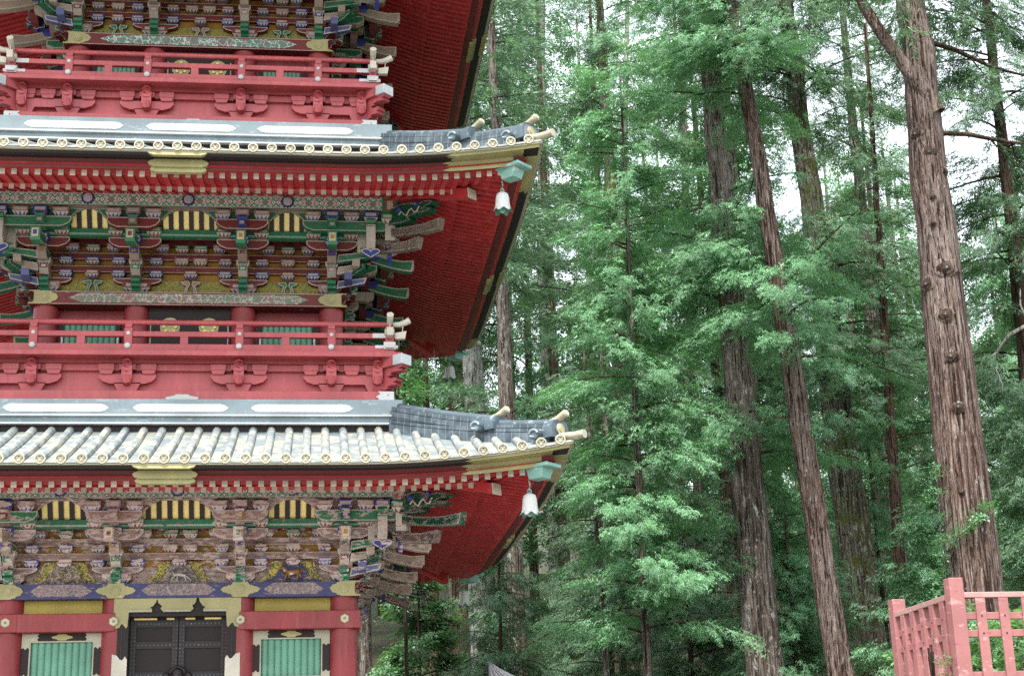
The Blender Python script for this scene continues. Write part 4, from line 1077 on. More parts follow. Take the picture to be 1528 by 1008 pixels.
# ---------------------------------------------------------------- ground, terrace fence, canopy
def terr(x, y):
    """Level court round the pagoda, a raised terrace to the right, a wooded slope behind."""
    t = min(1, max(0, (x - 7.0) / .9)) * min(1, max(0, (y + 40) / 6))
    z = 2.42 * t * t * (3 - 2 * t)
    u = max(0, y - 10 - max(0, 6 - x) * .2)
    return z * max(0, 1 - u / 14) + min(1, u / 14) * 2.3 + .26 * max(0, u - 4) + .25 * math.sin(x * .31 + y * .17) * min(1, u / 6)
def ground():
    xs = np.concatenate([np.linspace(-500, -45, 10), np.linspace(-40, 6, 24), np.linspace(6.5, 9, 11), np.linspace(10, 70, 31), np.linspace(90, 500, 10)])
    ys = np.concatenate([np.linspace(-400, -50, 9), np.linspace(-45, 90, 70), np.linspace(100, 160, 7), np.linspace(220, 600, 6)])
    V = []; Fc = []
    for y in ys:
        for x in xs: V.append((x, y, min(terr(x, y), 34)))
    n = len(xs)
    for j in range(len(ys) - 1):
        for i in range(n - 1): Fc.append((j * n + i, j * n + i + 1, (j + 1) * n + i + 1, (j + 1) * n + i))
    me = bpy.data.meshes.new('ground'); me.from_pydata(V, [], Fc); me.shade_smooth()
    m, b = begin('forest_floor'); x, y, z = xyz(); n1 = noise(.35, 5, .6); n2 = noise(6, 5, .7)
    far = y.ramp(6, 12)
    c = mixc(n2.ramp(.3, .7), (.20, .19, .17), (.32, .30, .27))
    c2 = mixc(n1.ramp(.4, .6), (.05, .04, .025), (.035, .06, .02)); c2 = mixc(n2.ramp(.45, .7), c2, (.10, .075, .045))
    f = (far + x.ramp(6.4, 7.2)).min(1.0)
    mx = X.nt.nodes.new('ShaderNodeMix'); mx.data_type = 'RGBA'; X.nt.links.new(f.s, mx.inputs[0]); X.nt.links.new(c, mx.inputs[6]); X.nt.links.new(c2, mx.inputs[7])
    setc(b, mx.outputs[2]); b.inputs['Roughness'].default_value = .95; bump(b, n2, .5, .05)
    me.materials.append(m)
    o = bpy.data.objects.new('ground', me); COL.objects.link(o); o['kind'] = 'structure'
ground()

def fence():
    M_f = paint((.38, .150, .148), .35, worn=(.48, .27, .26), rough=.65, worn2=(.30, .07, .07), fine=30)
    M_fr = paint((.20, .09, .08), .3, worn=(.34, .17, .16), rough=.6, worn2=(.10, .06, .05), fine=30)
    M_cap = paint((.46, .27, .25), .3, worn=(.56, .38, .36), rough=.6, worn2=(.24, .12, .11), fine=30)
    x0, y0, zt = 8.25, -11.28, 3.64; zb = 2.40
    root = empty('fence', (x0, y0, zb), 'faded red lattice fence turning a corner on the terrace at the lower right', 'fence')
    L = MB
    def part(mb, nm, bev=.006):
        o = mb.build(nm, root, bevel=bev, loc=(x0, y0, zb)); o.location = (0, 0, 0); return o
    for (px, py) in ((x0, y0), (x0 + .02, y0 + 1.62), (x0 + 1.9, y0)):
        m = MB(); w = .072; m.box(px - w, px + w, py - w, py + w, zb - .3, zt, M_f); part(m, 'post')
    zr = 3.50
    def run(ax, s0, s1, n, q, hw):
        P = (lambda a, c0, c1, z0, z1, mb, mat: mb.box(x0 + a[0], x0 + a[1], y0 + c0, y0 + c1, z0, z1, mat)) if ax == 'x' else (lambda a, c0, c1, z0, z1, mb, mat: mb.box(x0 + c0 + q, x0 + c1 + q, y0 + a[0], y0 + a[1], z0, z1, mat))
        m = MB(); P((s0 + .072, s1 - .072), -.05, .05, zr - .055, zr, m, M_cap); part(m, 'top_rail')
        for z in (3.27, 3.10, 2.70):
            m = MB(); P((s0 + .072, s1 - .072), -.022, .022, z - .035, z + .035, m, M_f); part(m, 'rail')
        for i in range(n):
            c = s0 + (s1 - s0) * (i + 1) / (n + 1)
            m = MB(); P((c - hw, c + hw), -.05, -.024 if ax == 'x' else .05, zb - .02, zr - .057, m, M_f)
            for zn in (3.27, 3.10): P((c - .008, c + .008), -.056, -.05, zn - .008, zn + .008, m, M_dark)
            part(m, 'picket')
    run('x', 0, 1.9, 7, 0, .05); run('y', 0, 1.62, 5, .01, .055)
fence()

def canopy():
    """White cloth drawn up to a peak over a pole, one flank falling steeply, the other sloping away."""
    ax, ay, az = 5.25, 3.6, 4.27
    root = empty('canopy', (ax, ay, 0), 'white cloth canopy peak poking up below the pale trunk by the pagoda', 'canopy')
    m = MB(); n = 14; rows = []
    Mc = paint((.62, .62, .66), .15, worn=(.72, .72, .75), rough=.8, worn2=(.5, .5, .55), fine=8)
    edge = [(-.10, -.9), (.6, -1.25), (1.4, -1.5), (2.2, -1.35), (2.7, 0), (2.4, 1.1), (1.2, 1.3), (.1, 1.0)]
    P = []
    for i in range(len(edge)):
        p, q = Vector(edge[i]), Vector(edge[(i + 1) % len(edge)])
        for t in range(6):
            P.append(p.lerp(q, t / 6))
    N = len(P)
    for r in range(n + 1):
        t = r / n; rows.append(len(m.v))
        for i, e in enumerate(P):
            fold = .05 * math.sin(i * 1.9) * t ** .7 * (1 - t * .4)
            z = 1.25 * (1 - (t ** .85)) - .05 * t * math.sin(i * .7)
            m.v.append((e.x * t + fold * .4, e.y * t + fold, z + 3.0))
    for r in range(n):
        for i in range(N):
            j = (i + 1) % N; m.f.append((rows[r] + i, rows[r] + j, rows[r + 1] + j, rows[r + 1] + i)); m.mi.append(m.mat(Mc))
    o = m.build('cloth', root, smooth=True)
    s = o.modifiers.new('thick', 'SOLIDIFY'); s.thickness = .012
    for (px, py) in ((0, 0), (2.2, -1.3), (2.35, 1.05), (.05, .95)):
        q = MB(); q.tube([(px, py, 0), (px, py, 2.98 + (1.2 if px == 0 and py == 0 else 0))], .025, 8, M_dark); q.build('pole', root)
canopy()

# ---------------------------------------------------------------- trees
def bark_mat(name, c0, c1, c2, lichen=.0, moss=.0):
    """Fibrous bark: long strips with dark furrows, frayed pale fibres, lichen and moss in patches."""
    m, b = begin(name)
    f0 = noise(3.2, 5, .6, (3, 3, .13), .5); f1 = noise(7.0, 6, .7, (3.4, 3.4, .15), .6); f2 = noise(17, 5, .75, (3, 3, .30), .5); f3 = noise(11, 4, .7, (3, 3, .35), .5)
    n = noise(1.1, 4, .6); n3 = noise(9, 5, .7, (1, 1, .45)); n4 = noise(.8, 3, .6, (1, 1, .35))
    c = mixc(f0.ramp(.36, .64), c0, c1); c = mixc(n4.ramp(.4, .65) * .5, c, sc3(c2, .75))
    c = mixc(f1.ramp(.54, .66) * .75, c, c2); c = mixc(f2.ramp(.54, .66) * .7, c, sc3(c2, 1.25))
    fur = f1.ramp(.41, .50) * f3.ramp(.37, .47)
    c = mixc(fur, sc3(c0, .30), c)
    if lichen: c = mixc(n3.ramp(.74 - .32 * lichen, .80 - .32 * lichen) * n.ramp(.35, .6), c, (.36, .38, .35))
    if moss: c = mixc(n.ramp(.66 - .25 * moss, .78 - .2 * moss) * n3.ramp(.35, .6), c, (.08, .10, .025))
    setc(b, c); b.inputs['Roughness'].default_value = .95; b.inputs['Specular IOR Level'].default_value = .1
    bump(b, f1 * .7 + f2 * .4 + f0 * .5, 1.0, .09); return m
B_red = bark_mat('bark_red', (.074, .045, .037), (.160, .106, .088), (.38, .325, .295), .35)
B_brown = bark_mat('bark_brown', (.082, .062, .052), (.165, .130, .112), (.36, .325, .295), .55, .15)
B_grey = bark_mat('bark_grey', (.11, .10, .085), (.22, .21, .19), (.38, .38, .36), .9, .35)
B_mossy = bark_mat('bark_mossy', (.075, .062, .043), (.15, .13, .10), (.28, .265, .23), .6, .75)
B_dark = bark_mat('bark_dark', (.05, .034, .024), (.10, .066, .05), (.18, .13, .10), .1, .2)
B_twig = bark_mat('bark_twig', (.05, .035, .025), (.09, .065, .05), (.15, .12, .10))
M_knot = paint((.045, .028, .022), .2, worn=(.22, .18, .16), rough=.95, worn2=(.02, .012, .01), fine=40)

def leaf_mat(name, dark, mid, light, trans=.35):
    m = bpy.data.materials.new(name); m.use_nodes = True; nt = m.node_tree; X.nt = nt; nt.nodes.clear()
    at = nt.nodes.new('ShaderNodeAttribute'); at.attribute_name = 'tint'; t = X(at.outputs['Fac'])
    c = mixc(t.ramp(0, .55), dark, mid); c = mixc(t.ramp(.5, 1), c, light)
    d = nt.nodes.new('ShaderNodeBsdfDiffuse'); tr = nt.nodes.new('ShaderNodeBsdfTranslucent'); g = nt.nodes.new('ShaderNodeBsdfGlossy')
    g.inputs['Roughness'].default_value = .45; g.inputs['Color'].default_value = (.8, .9, .9, 1)
    nt.links.new(c, d.inputs['Color'])
    k = nt.nodes.new('ShaderNodeMix'); k.data_type = 'RGBA'; k.blend_type = 'MULTIPLY'; k.inputs[0].default_value = 1; nt.links.new(c, k.inputs[6]); k.inputs[7].default_value = (1.25, 1.3, .75, 1)
    nt.links.new(k.outputs[2], tr.inputs['Color'])
    a = nt.nodes.new('ShaderNodeMixShader'); a.inputs[0].default_value = trans; nt.links.new(d.outputs[0], a.inputs[1]); nt.links.new(tr.outputs[0], a.inputs[2])
    a2 = nt.nodes.new('ShaderNodeMixShader'); a2.inputs[0].default_value = .06; nt.links.new(a.outputs[0], a2.inputs[1]); nt.links.new(g.outputs[0], a2.inputs[2])
    out = nt.nodes.new('ShaderNodeOutputMaterial'); nt.links.new(a2.outputs[0], out.inputs[0]); return m
L_hinoki = leaf_mat('hinoki_leaf', (.044, .120, .055), (.094, .230, .105), (.168, .372, .178))
L_cedar = leaf_mat('cedar_leaf', (.040, .090, .045), (.080, .170, .080), (.140, .268, .132))
L_far = leaf_mat('far_leaf', (.044, .115, .052), (.086, .205, .094), (.145, .310, .145))
L_broad = leaf_mat('broad_leaf', (.040, .105, .040), (.075, .175, .070), (.14, .27, .11), .40)

NR = np.random.default_rng(11)
def frond(n=8, rng=NR, wid=.36, lw=.016, twig=3):
    """Flat hinoki spray of unit length along +x: an airy axis whose side twigs end in little splayed scale-leaf tips."""
    Q = []
    def leaf(p, a, L, w, zt):
        c, s = math.cos(a), math.sin(a); px, py = -s, c; z1 = p[2] + zt
        m = (p[0] + c * L * .6, p[1] + s * L * .6); tw = rng.uniform(-.6, .6) * w
        Q.append([p, (m[0] + px * w, m[1] + py * w, p[2] + zt * .5 + tw), (p[0] + c * L, p[1] + s * L, z1), (m[0] - px * w, m[1] - py * w, p[2] + zt * .5 - tw)])
    for i in range(n):
        t = (i + rng.uniform(.1, .6)) / n; sag = -.16 * t * t
        leaf((t, 0, sag), rng.normal(0, .2), .20, lw * .7, -.03)
        for s in (-1, 1):
            if rng.random() < .12: continue
            L = wid * (1 - .8 * t) * rng.uniform(.6, 1.15); a = s * rng.uniform(.5, .9); lift = rng.normal(0, .10)
            for j in range(twig):
                u = (j + .5) / twig; p = (t + math.cos(a) * L * u, math.sin(a) * L * u, sag + lift * u - .16 * u * u * L)
                leaf(p, a - s * .55 + rng.normal(0, .2), L * .48, lw, -.05 + rng.normal(0, .03))
                if j: leaf(p, a + s * .5 + rng.normal(0, .2), L * .38, lw, -.05 + rng.normal(0, .03))
    return np.array(Q, np.float32)
def needle_tuft(n=40, rng=NR, lw=.018):
    """Cedar shoot: short upcurved needles bunched round a drooping axis."""
    Q = []
    for i in range(n):
        t = i / n; a = rng.uniform(0, 6.28); L = rng.uniform(.20, .36); d = np.array([.75, .55 * math.cos(a), .55 * math.sin(a)]); p = np.array([t, 0, -.18 * t * t])
        u = np.cross(d, rng.normal(size=3)); u /= np.linalg.norm(u)
        Q.append([p, p + d * L * .5 + u * lw, p + d * L, p + d * L * .5 - u * lw])
    return np.array(Q, np.float32)
def broad_leaves(n=22, rng=NR):
    Q = []
    for i in range(n):
        p = rng.uniform((0, -.4, -.15), (1, .4, .15)); a = rng.uniform(-1.2, 1.2); L = rng.uniform(.16, .26); d = np.array([math.cos(a), math.sin(a), rng.uniform(-.5, .2)]); u = np.array([-d[1], d[0], rng.uniform(-.4, .4)])
        Q.append([p, p + d * L * .5 + u * L * .33, p + d * L, p + d * L * .5 - u * L * .33])
    return np.array(Q, np.float32)
T_H = [frond() for _ in range(4)]; T_HF = [frond(5, lw=.034, twig=2) for _ in range(3)]
T_C = [needle_tuft() for _ in range(3)]; T_CF = [needle_tuft(20, lw=.035) for _ in range(3)]
T_B = [broad_leaves() for _ in range(3)]

class Leaves:
    """Gathers sprays (origin, direction, up, size, tint) and turns them into one mesh."""
    def __init__(s, temps): s.T = temps; s.o = []; s.d = []; s.u = []; s.s = []; s.t = []
    def add(s, o, d, u, size, tint): s.o.append(o); s.d.append(d); s.u.append(u); s.s.append(size); s.t.append(tint)
    def mesh(s, name, mat, wd=None):
        o = np.array(s.o, np.float32); d = np.array(s.d, np.float32); u = np.array(s.u, np.float32); sz = np.array(s.s, np.float32); tn = np.array(s.t, np.float32)
        d /= np.linalg.norm(d, axis=1, keepdims=True); w = np.cross(u, d); w /= np.linalg.norm(w, axis=1, keepdims=True) + 1e-9; u = np.cross(d, w)
        which = NR.integers(0, len(s.T), len(o)); VV = []; TT = []
        for k, T in enumerate(s.T):
            i = np.where(which == k)[0]
            if not len(i): continue
            R = np.stack([d[i], w[i], u[i]], 1) * sz[i, None, None]                   # rows: local axes
            P = np.einsum('qvc,ncx->nqvx', T, R) + o[i, None, None, :]
            VV.append(P.reshape(-1, 3)); tt = tn[i, None] + NR.normal(0, .10, (len(i), len(T))); TT.append(tt.reshape(-1))
        V = np.concatenate(VV); t = np.clip(np.concatenate(TT), 0, 1).astype(np.float32); nq = len(t); mi = np.zeros(nq, np.int32)
        L = np.arange(nq * 4, dtype=np.int32); mats = [mat]
        if wd is not None and wd.f:                               # the boughs' own wood
            q = [f for f in wd.f if len(f) == 4]; qm = [m for f, m in zip(wd.f, wd.mi) if len(f) == 4]
            L = np.concatenate([L, np.array(q, np.int32).ravel() + len(V)]); V = np.concatenate([V, np.array(wd.v, np.float32)])
            t = np.concatenate([t, np.zeros(len(q), np.float32)]); mi = np.concatenate([mi, np.array(qm, np.int32) + 1]); mats += wd.mats; nq += len(q)
        me = bpy.data.meshes.new(name); me.vertices.add(len(V)); me.vertices.foreach_set('co', V.ravel())
        me.loops.add(nq * 4); me.loops.foreach_set('vertex_index', L)
        me.polygons.add(nq); me.polygons.foreach_set('loop_start', np.arange(nq, dtype=np.int32) * 4); me.polygons.foreach_set('loop_total', np.full(nq, 4, np.int32))
        a = me.attributes.new('tint', 'FLOAT', 'FACE'); a.data.foreach_set('value', t)
        for m in mats: me.materials.append(m)
        me.polygons.foreach_set('material_index', mi); me.polygons.foreach_set('use_smooth', mi > 0)
        me.update(calc_edges=True); return me

def wood(mb, pts, r0, r1, seg, mat, rng, rough=.0):
    """Limb or trunk tube with an irregular, fibrous round."""
    n = len(pts); ph = rng.uniform(0, 6.28, 6); rings = []
    for i, p in enumerate(pts):
        p = Vector(p); d = (Vector(pts[min(i + 1, n - 1)]) - Vector(pts[max(i - 1, 0)])).normalized()
        a = d.orthogonal().normalized() if abs(d.z) < .9 else Vector((1, 0, 0)); a = (a - d * a.dot(d)).normalized(); b = d.cross(a)
        r = r0 + (r1 - r0) * i / (n - 1); rings.append(len(mb.v))
        for k in range(seg):
            t = 2 * math.pi * k / seg
            w = 1 + rough * (math.sin(3 * t + ph[0] + p.z * .12) + .8 * math.sin(5 * t + ph[1] + p.z * .3) + .7 * math.sin(9 * t + ph[2] - p.z * .2) + .5 * math.sin(14 * t + ph[3] + p.z * .4))
            mb.v.append(tuple(p + a * (r * w * math.cos(t)) + b * (r * w * math.sin(t))))
    mi = mb.mat(mat)
    for i in range(n - 1):
        for k in range(seg):
            k2 = (k + 1) % seg; mb.f.append((rings[i] + k, rings[i] + k2, rings[i + 1] + k2, rings[i + 1] + k)); mb.mi.append(mi)
    mb.f.append(tuple(rings[-1] + k for k in range(seg))); mb.mi.append(mi)

def quick(mb, name, parent):
    me = bpy.data.meshes.new(name); me.from_pydata(mb.v, [], mb.f)
    for m in mb.mats: me.materials.append(m)
    me.polygons.foreach_set('material_index', mb.mi); me.shade_smooth()
    o = bpy.data.objects.new(name, me); COL.objects.link(o); o.parent = parent; return o

def branch(lv, wd, rng, p0, az, L, rise_, droop, size, tint, dens=1.0, wr=.03, kind='h', wmat=None):
    """One bough: wood that rises then droops, flat sprays along both sides."""
    d = np.array([math.cos(az), math.sin(az), 0.]); side = np.array([-d[1], d[0], 0.])
    bend = rng.normal(0, .25)
    P = lambda t: p0 + d * (L * t) + side * (bend * L * t * t) + np.array([0, 0, L * (rise_ * t - droop * t * t)])
    if wd is not None:
        n = 6; wood(wd, [P(i / n) for i in range(n + 1)], wr, wr * .25, 6, wmat or B_twig, rng)
    ns = max(5, int(L * 6.6 * dens / max(.35, size)))
    for i in range(ns):
        t = .10 + .90 * (i + rng.uniform(0, 1)) / ns; o = P(t); s = 1 if rng.random() < .5 else -1
        a = s * rng.uniform(.15, .95) * (1.1 - .7 * t); dd = d * math.cos(a) + side * math.sin(a)
        sz = size * rng.uniform(.7, 1.25) * (1.15 - .45 * t)
        dd = dd + np.array([0, 0, -droop * t * rng.uniform(.3, 1.2) - rng.uniform(0, .35)])
        u = np.array([rng.normal(0, .26), rng.normal(0, .26), 1.])
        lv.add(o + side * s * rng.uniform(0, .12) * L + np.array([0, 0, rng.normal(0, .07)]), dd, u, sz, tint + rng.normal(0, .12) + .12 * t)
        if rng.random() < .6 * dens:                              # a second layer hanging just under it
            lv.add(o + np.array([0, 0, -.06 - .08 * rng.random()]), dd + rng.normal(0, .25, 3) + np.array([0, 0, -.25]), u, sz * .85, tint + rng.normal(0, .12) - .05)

def tree(name, label, cat, base, top, r0, H, z0, z1, R0, R1, nb, bark, leaf, temps, size=.5, dens=1., seed=0, tint=.45, droop=.35, rise_=.25, azb=None, group=None, seg=28, rough=.022, gaps=None, extra=None, limbs=True):
    """Trunk with fibrous taper, limbs and a crown of layered boughs. base/top give the axis at ground and 25 m up."""
    rng = np.random.default_rng(seed); gz = terr(*base)
    root = empty(name, (base[0], base[1], gz), label, cat, group)
    ax = lambda z: np.array([base[0] + (top[0] - base[0]) * z / 25 - base[0], base[1] + (top[1] - base[1]) * z / 25 - base[1], z - gz])
    tm = MB(); N = 26; wob = rng.normal(0, .022, (N + 1, 2)) * min(1, 2.2 * r0)
    zs = [gz - .4 + (H - gz + .4) * (i / N) for i in range(N + 1)]
    pts = []
    for i, z in enumerate(zs): p = ax(z); p[0] += wob[i, 0]; p[1] += wob[i, 1]; pts.append(p)
    wood(tm, pts, r0, r0 * .22, seg, bark, rng, rough)
    for v in range(seg * 2):                                     # root flare
        x, y, z = tm.v[v]; tm.v[v] = (pts[0][0] + (x - pts[0][0]) * 1.25, pts[0][1] + (y - pts[0][1]) * 1.25, z)
    quick(tm, 'trunk', root)
    lv = Leaves(temps); wd = MB() if limbs else None
    for i in range(nb):
        f = (i + rng.random()) / nb; z = z0 + (z1 - z0) * f
        if gaps and any(g0 < z < g1 for g0, g1 in gaps): continue
        az = rng.uniform(0, 6.283) if azb is None else rng.normal(azb[0], azb[1])
        R = (R0 + (R1 - R0) * f) * rng.uniform(.55, 1.15); p0 = ax(z); rr = r0 * (1 - .78 * (z - gz) / (H - gz))
        p0 = p0 + np.array([math.cos(az), math.sin(az), 0]) * rr * .6
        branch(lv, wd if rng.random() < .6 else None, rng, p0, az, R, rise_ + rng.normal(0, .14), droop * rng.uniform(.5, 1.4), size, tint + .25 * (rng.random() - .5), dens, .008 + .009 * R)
    if extra: extra(lv, wd, rng, ax, root)
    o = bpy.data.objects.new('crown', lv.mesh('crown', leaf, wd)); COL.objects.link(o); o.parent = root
    return root

def dead_stubs(zs, k=.5):
    def f(lv, wd, rng, ax, root):
        for z in zs:
            az = rng.uniform(0, 6.28); p = ax(z); L = rng.uniform(.4, 1.3); d = np.array([math.cos(az), math.sin(az), rng.uniform(-.3, .3)])
            wood(wd, [p, p + d * L * .5, p + d * L + np.array([0, 0, -.1])], .025, .006, 5, B_twig, rng)
    return f

def big_cedar_extra(lv, wd, rng, ax, root):
    # forked limb rising to the left, dark boughs to the right, knots down the trunk
    p = ax(13.6); R_ = lambda a, z: p + np.array([a * .99, -a * .13 - .22, z])
    wood(wd, [R_(.16, -.25), R_(.0, .12), R_(-.28, .60), R_(-.58, 1.15), R_(-.95, 1.9), R_(-1.4, 3.4), R_(-1.8, 5.2)], .155, .07, 20, B_red, rng, .03)
    for q in range(34): lv.add(R_(-.3 + rng.normal(0, .55), .9 + rng.uniform(0, 1.6)), rng.normal(0, 1, 3), np.array([rng.normal(0, .3), rng.normal(0, .3), 1]), .55, .75)
    for z, L, ri in ((13.0, 3.4, .10), (14.9, 3.4, .04)):
        p = ax(z); q = [p + np.array([L * t, .4 * L * t * (1 if z > 14 else .3), L * (ri * t - .12 * t * t) + .06 * math.sin(9 * t)]) for t in np.linspace(0, 1, 9)]
        wood(wd, q, .055, .012, 7, B_dark, rng, .06)
        for t in (3, 4, 5, 6, 7):
            e = q[t]; d = np.array([rng.uniform(.2, .6), rng.normal(0, .4), rng.choice((-.5, .45))]) * .9; wood(wd, [e, e + d * .5, e + d + np.array([.1, 0, -.1])], .02, .005, 5, B_dark, rng)
            for k in range(3): lv.add(e + d * rng.uniform(.3, 1.1), d + rng.normal(0, .3, 3), np.array([rng.normal(0, .3), rng.normal(0, .3), 1]), .5, .35 + rng.normal(0, .1))
        for t in np.linspace(.45, 1, 9):
            i = min(8, int(t * 8)); lv.add(q[i] + rng.normal(0, .12, 3), np.array([1, rng.normal(0, .7), -.3]), np.array([rng.normal(0, .3), rng.normal(0, .3), 1]), .6, .35 + rng.normal(0, .1))
    for (z, off, s) in ((12.95, -.45, .13), (12.55, .05, .15), (10.35, .22, .18), (10.12, -.62, .15), (9.5, .0, .16), (8.75, .02, .13), (7.85, .08, .11), (11.7, .0, .07), (12.2, .75, .08), (11.2, -.1, .05), (6.4, -.1, .05)):
        ks = MB(); p = ax(z); r = .505 * (1 - .78 * (z - 2.4) / 21.6); a = math.atan2(-.915, -.40) + off * 1.2
        n = np.array([math.cos(a), math.sin(a), 0]); tg = np.array([-n[1], n[0], 0]); up = np.array([0, 0, 1.]); c = p + n * (r * 1.0 + .022)
        sg = rng.uniform(.8, 1.2)
        wood(ks, [c - n * .14, c - n * .05, c - n * .005], s * 1.35, s * .92, 15, B_red, rng, .08)          # swollen collar
        wood(ks, [c - n * .06, c + n * .004, c + n * .014], s * .86, s * .62, 13, B_dark, rng, .12)         # sunken rim
        wood(ks, [c - n * .02, c + n * .022], s * .58, s * .42, 10, M_knot, rng, .14)
        wood(ks, [c, c + n * .030], s * .20 * sg, s * .12, 7, B_grey, rng, .14)
        quick(ks, 'knot', root)

def facing(spans, zs=(), size=.5, tint=.6, R=(1.2, 2.4), leafdens=1.):
    """Boughs that reach out over the court in front of the trunk, where the light is."""
    def f(lv, wd, rng, ax, root):
        if zs: dead_stubs(zs)(lv, wd, rng, ax, root)
        for z0, z1, n in spans:
            for i in range(n):
                z = rng.uniform(z0, z1); az = -1.98 + rng.normal(0, .75); p = ax(z) + np.array([math.cos(az), math.sin(az), 0]) * .2
                branch(lv, wd if rng.random() < .3 else None, rng, p, az, rng.uniform(*R), .22, .4, size, tint + rng.normal(0, .12), leafdens, .022)
    return f
HT = dict(cat='tree')
def add_trees():
    H = T_H; C = T_C
    tree('cedar_tree', 'thick red-barked cedar with round branch knots, ivy and a forked limb', 'tree', (12.85, -1.29), (12.92, -1.32), .505, 24, 15.4, 28, 3.6, 1.5, 60, B_red, L_cedar, C, .62, 1., 1, .35, extra=big_cedar_extra, seg=72, rough=.020)
    tree('cypress_tree', 'tall cypress with bright sprays hiding much of its brown furrowed trunk', 'tree', (11.24, 5.67), (10.84, 5.78), .42, 28, 8.2, 26, 3.2, 2.2, 120, B_brown, L_hinoki, H, .55, 1.1, 2, .55, gaps=((9.8, 11.4), (14.8, 16.8)), extra=facing(((12.2, 14.0, 7), (8.4, 9.2, 4), (17.4, 21, 18)), (6, 7, 10.5, 16)))
    tree('cypress_tree', 'leaning reddish cypress trunk standing directly in front of the grey mossy one', 'tree', (12.28, 3.24), (10.51, 3.81), .275, 27, 10.0, 26, 2.6, 1.8, 90, B_red, L_hinoki, H, .5, 1., 3, .5, gaps=((13.2, 15.6),), extra=facing(((10.2, 12.3, 8), (16.2, 21, 24)), (5, 8, 9, 14.5)))
    tree('cypress_tree', 'grey mossy trunk with dark shaggy stubs, right of the leaning reddish cypress', 'tree', (14.73, 8.73), (13.89, 9.03),   .48, 28, 10.2, 27, 3.4, 2.0, 120, B_mossy, L_cedar, H, .6, 1., 4, .5, gaps=((15.4, 17.8),), extra=facing(((11, 14.5, 12), (17.8, 23, 22)), (6, 7, 7.5, 9, 10, 16), tint=.5))
    tree('cypress_tree', 'pale lichen-covered trunk directly behind the lower roof corner of the pagoda', 'tree', (6.56, 15.74), (6.17, 15.78), .45, 27, 15.5, 26, 3.0, 1.8, 70, B_grey, L_cedar, C, .7, .9, 5, .4)
    tree('cedar_tree', 'dark brown trunk with thin bare twigs just right of the pale lichened trunk', 'tree', (6.91, 11.67), (6.57, 11.71), .30, 26, 10.8, 25, 2.4, 1.6, 70, B_brown, L_cedar, C, .65, .8, 6, .4, gaps=((11.5, 13.5),), extra=dead_stubs((5, 7, 9, 10, 11, 12, 13, 14)))
    tree('cypress_tree', 'brown trunk turning pale lower down, behind the bright foliage mass mid-forest', 'tree', (11.19, 18.04), (10.93, 18.09), .36, 30, 9.0, 29, 3.2, 1.8, 110, B_mossy, L_cedar, H, .65, .9, 7, .45, gaps=((18.5, 21.5),))
    tree('cypress_sapling', 'slim trunk with long thin bare branches left of the big red cedar', 'tree', (14.82, 7.63), (15.63, 7.31), .17, 20, 8.6, 19, 2.2, 1.0, 40, B_dark, L_cedar, H, .45, .7, 8, .45, gaps=((11.0, 14.6),), extra=dead_stubs((11, 11.6, 12, 12.5, 13, 13.6, 14)))
    tree('cypress_tree', 'tree of bright layered sprays standing nearest in the middle of the forest', 'tree', (8.55, 4.9), (8.7, 4.9), .10, 17.5, 4.8, 17.2, 2.3, 1.0, 135, B_brown, L_hinoki, H, .5, 1.15, 9, .66, droop=.25)
    tree('cypress_tree', 'pale slim trunk close behind the furrowed brown cypress', 'tree', (15.52, 19.), (15.22, 19.09), .24, 29, 12, 28, 3.0, 1.6, 90, B_mossy, L_far, T_HF, .8, .9, 10, .45)
    tree('cedar_tree', 'dark straight trunk glimpsed left of the furrowed brown cypress', 'tree', (15.28, 22.19), (14.93, 22.29), .24, 29, 12, 28, 3.2, 1.8, 90, B_dark, L_cedar, T_CF, .9, .9, 12, .35)
    tree('cedar_tree', 'brown shaggy trunk low behind the left post of the red fence', 'tree', (17.87, 15.03), (17.86, 15.03), .33, 27, 11.2, 26, 3.4, 1.8, 90, B_brown, L_cedar, H, .7, .9, 13, .4)
    tree('cedar_tree', 'dark leafy tree at the right edge behind the knotted red cedar', 'tree', (17.9, 6.51), (18.3, 6.32), .24, 27, 5.6, 26, 3.6, 2.0, 150, B_dark, L_cedar, H, .65, 1., 14, .42)
    tree('cedar_tree', 'open tree with bare dark boughs above the upper roof corner', 'tree', (8.14, 21.59), (7.87, 21.63), .30, 32, 15, 31, 3.6, 2.0, 90, B_dark, L_cedar, C, .8, .7, 15, .4, extra=dead_stubs((18, 19, 20, 21, 22, 23)))
    tree('young_tree', 'thin bare stem among leaves right beside the red corner column', 'tree', (4.18, 9.92), (3.62, 9.95), .065, 12, 8, 12, 1.2, .8, 16, B_twig, L_broad, T_B, .5, .7, 16, .5, seg=10)
    tree('young_tree', 'dark straight stem between the thin stem and the pale lichened trunk', 'tree', (5.47, 17.85), (4.9, 17.9), .20, 18, 9, 17, 2.2, 1.2, 40, B_dark, L_broad, T_B, .6, .8, 17, .45, seg=14)
    tree('young_cypress', 'spindly reddish stem with dead twigs under the forest centre', 'tree', (8.32, 7.39), (7.67, 7.51), .085, 12, 5.8, 11.5, 1.8, .7, 34, B_brown, L_cedar, H, .42, .7, 18, .35, seg=12, extra=dead_stubs((4, 4.5, 5, 5.5, 6, 6.5)))
    tree('young_cypress', 'second spindly stem, close right of the first, holding grey-green foliage', 'tree', (9.82, 13.21), (9.26, 13.32), .13, 14, 5.5, 13, 2.4, .8, 60, B_brown, L_cedar, H, .5, .9, 19, .35, seg=12, extra=dead_stubs((4, 5, 6)))
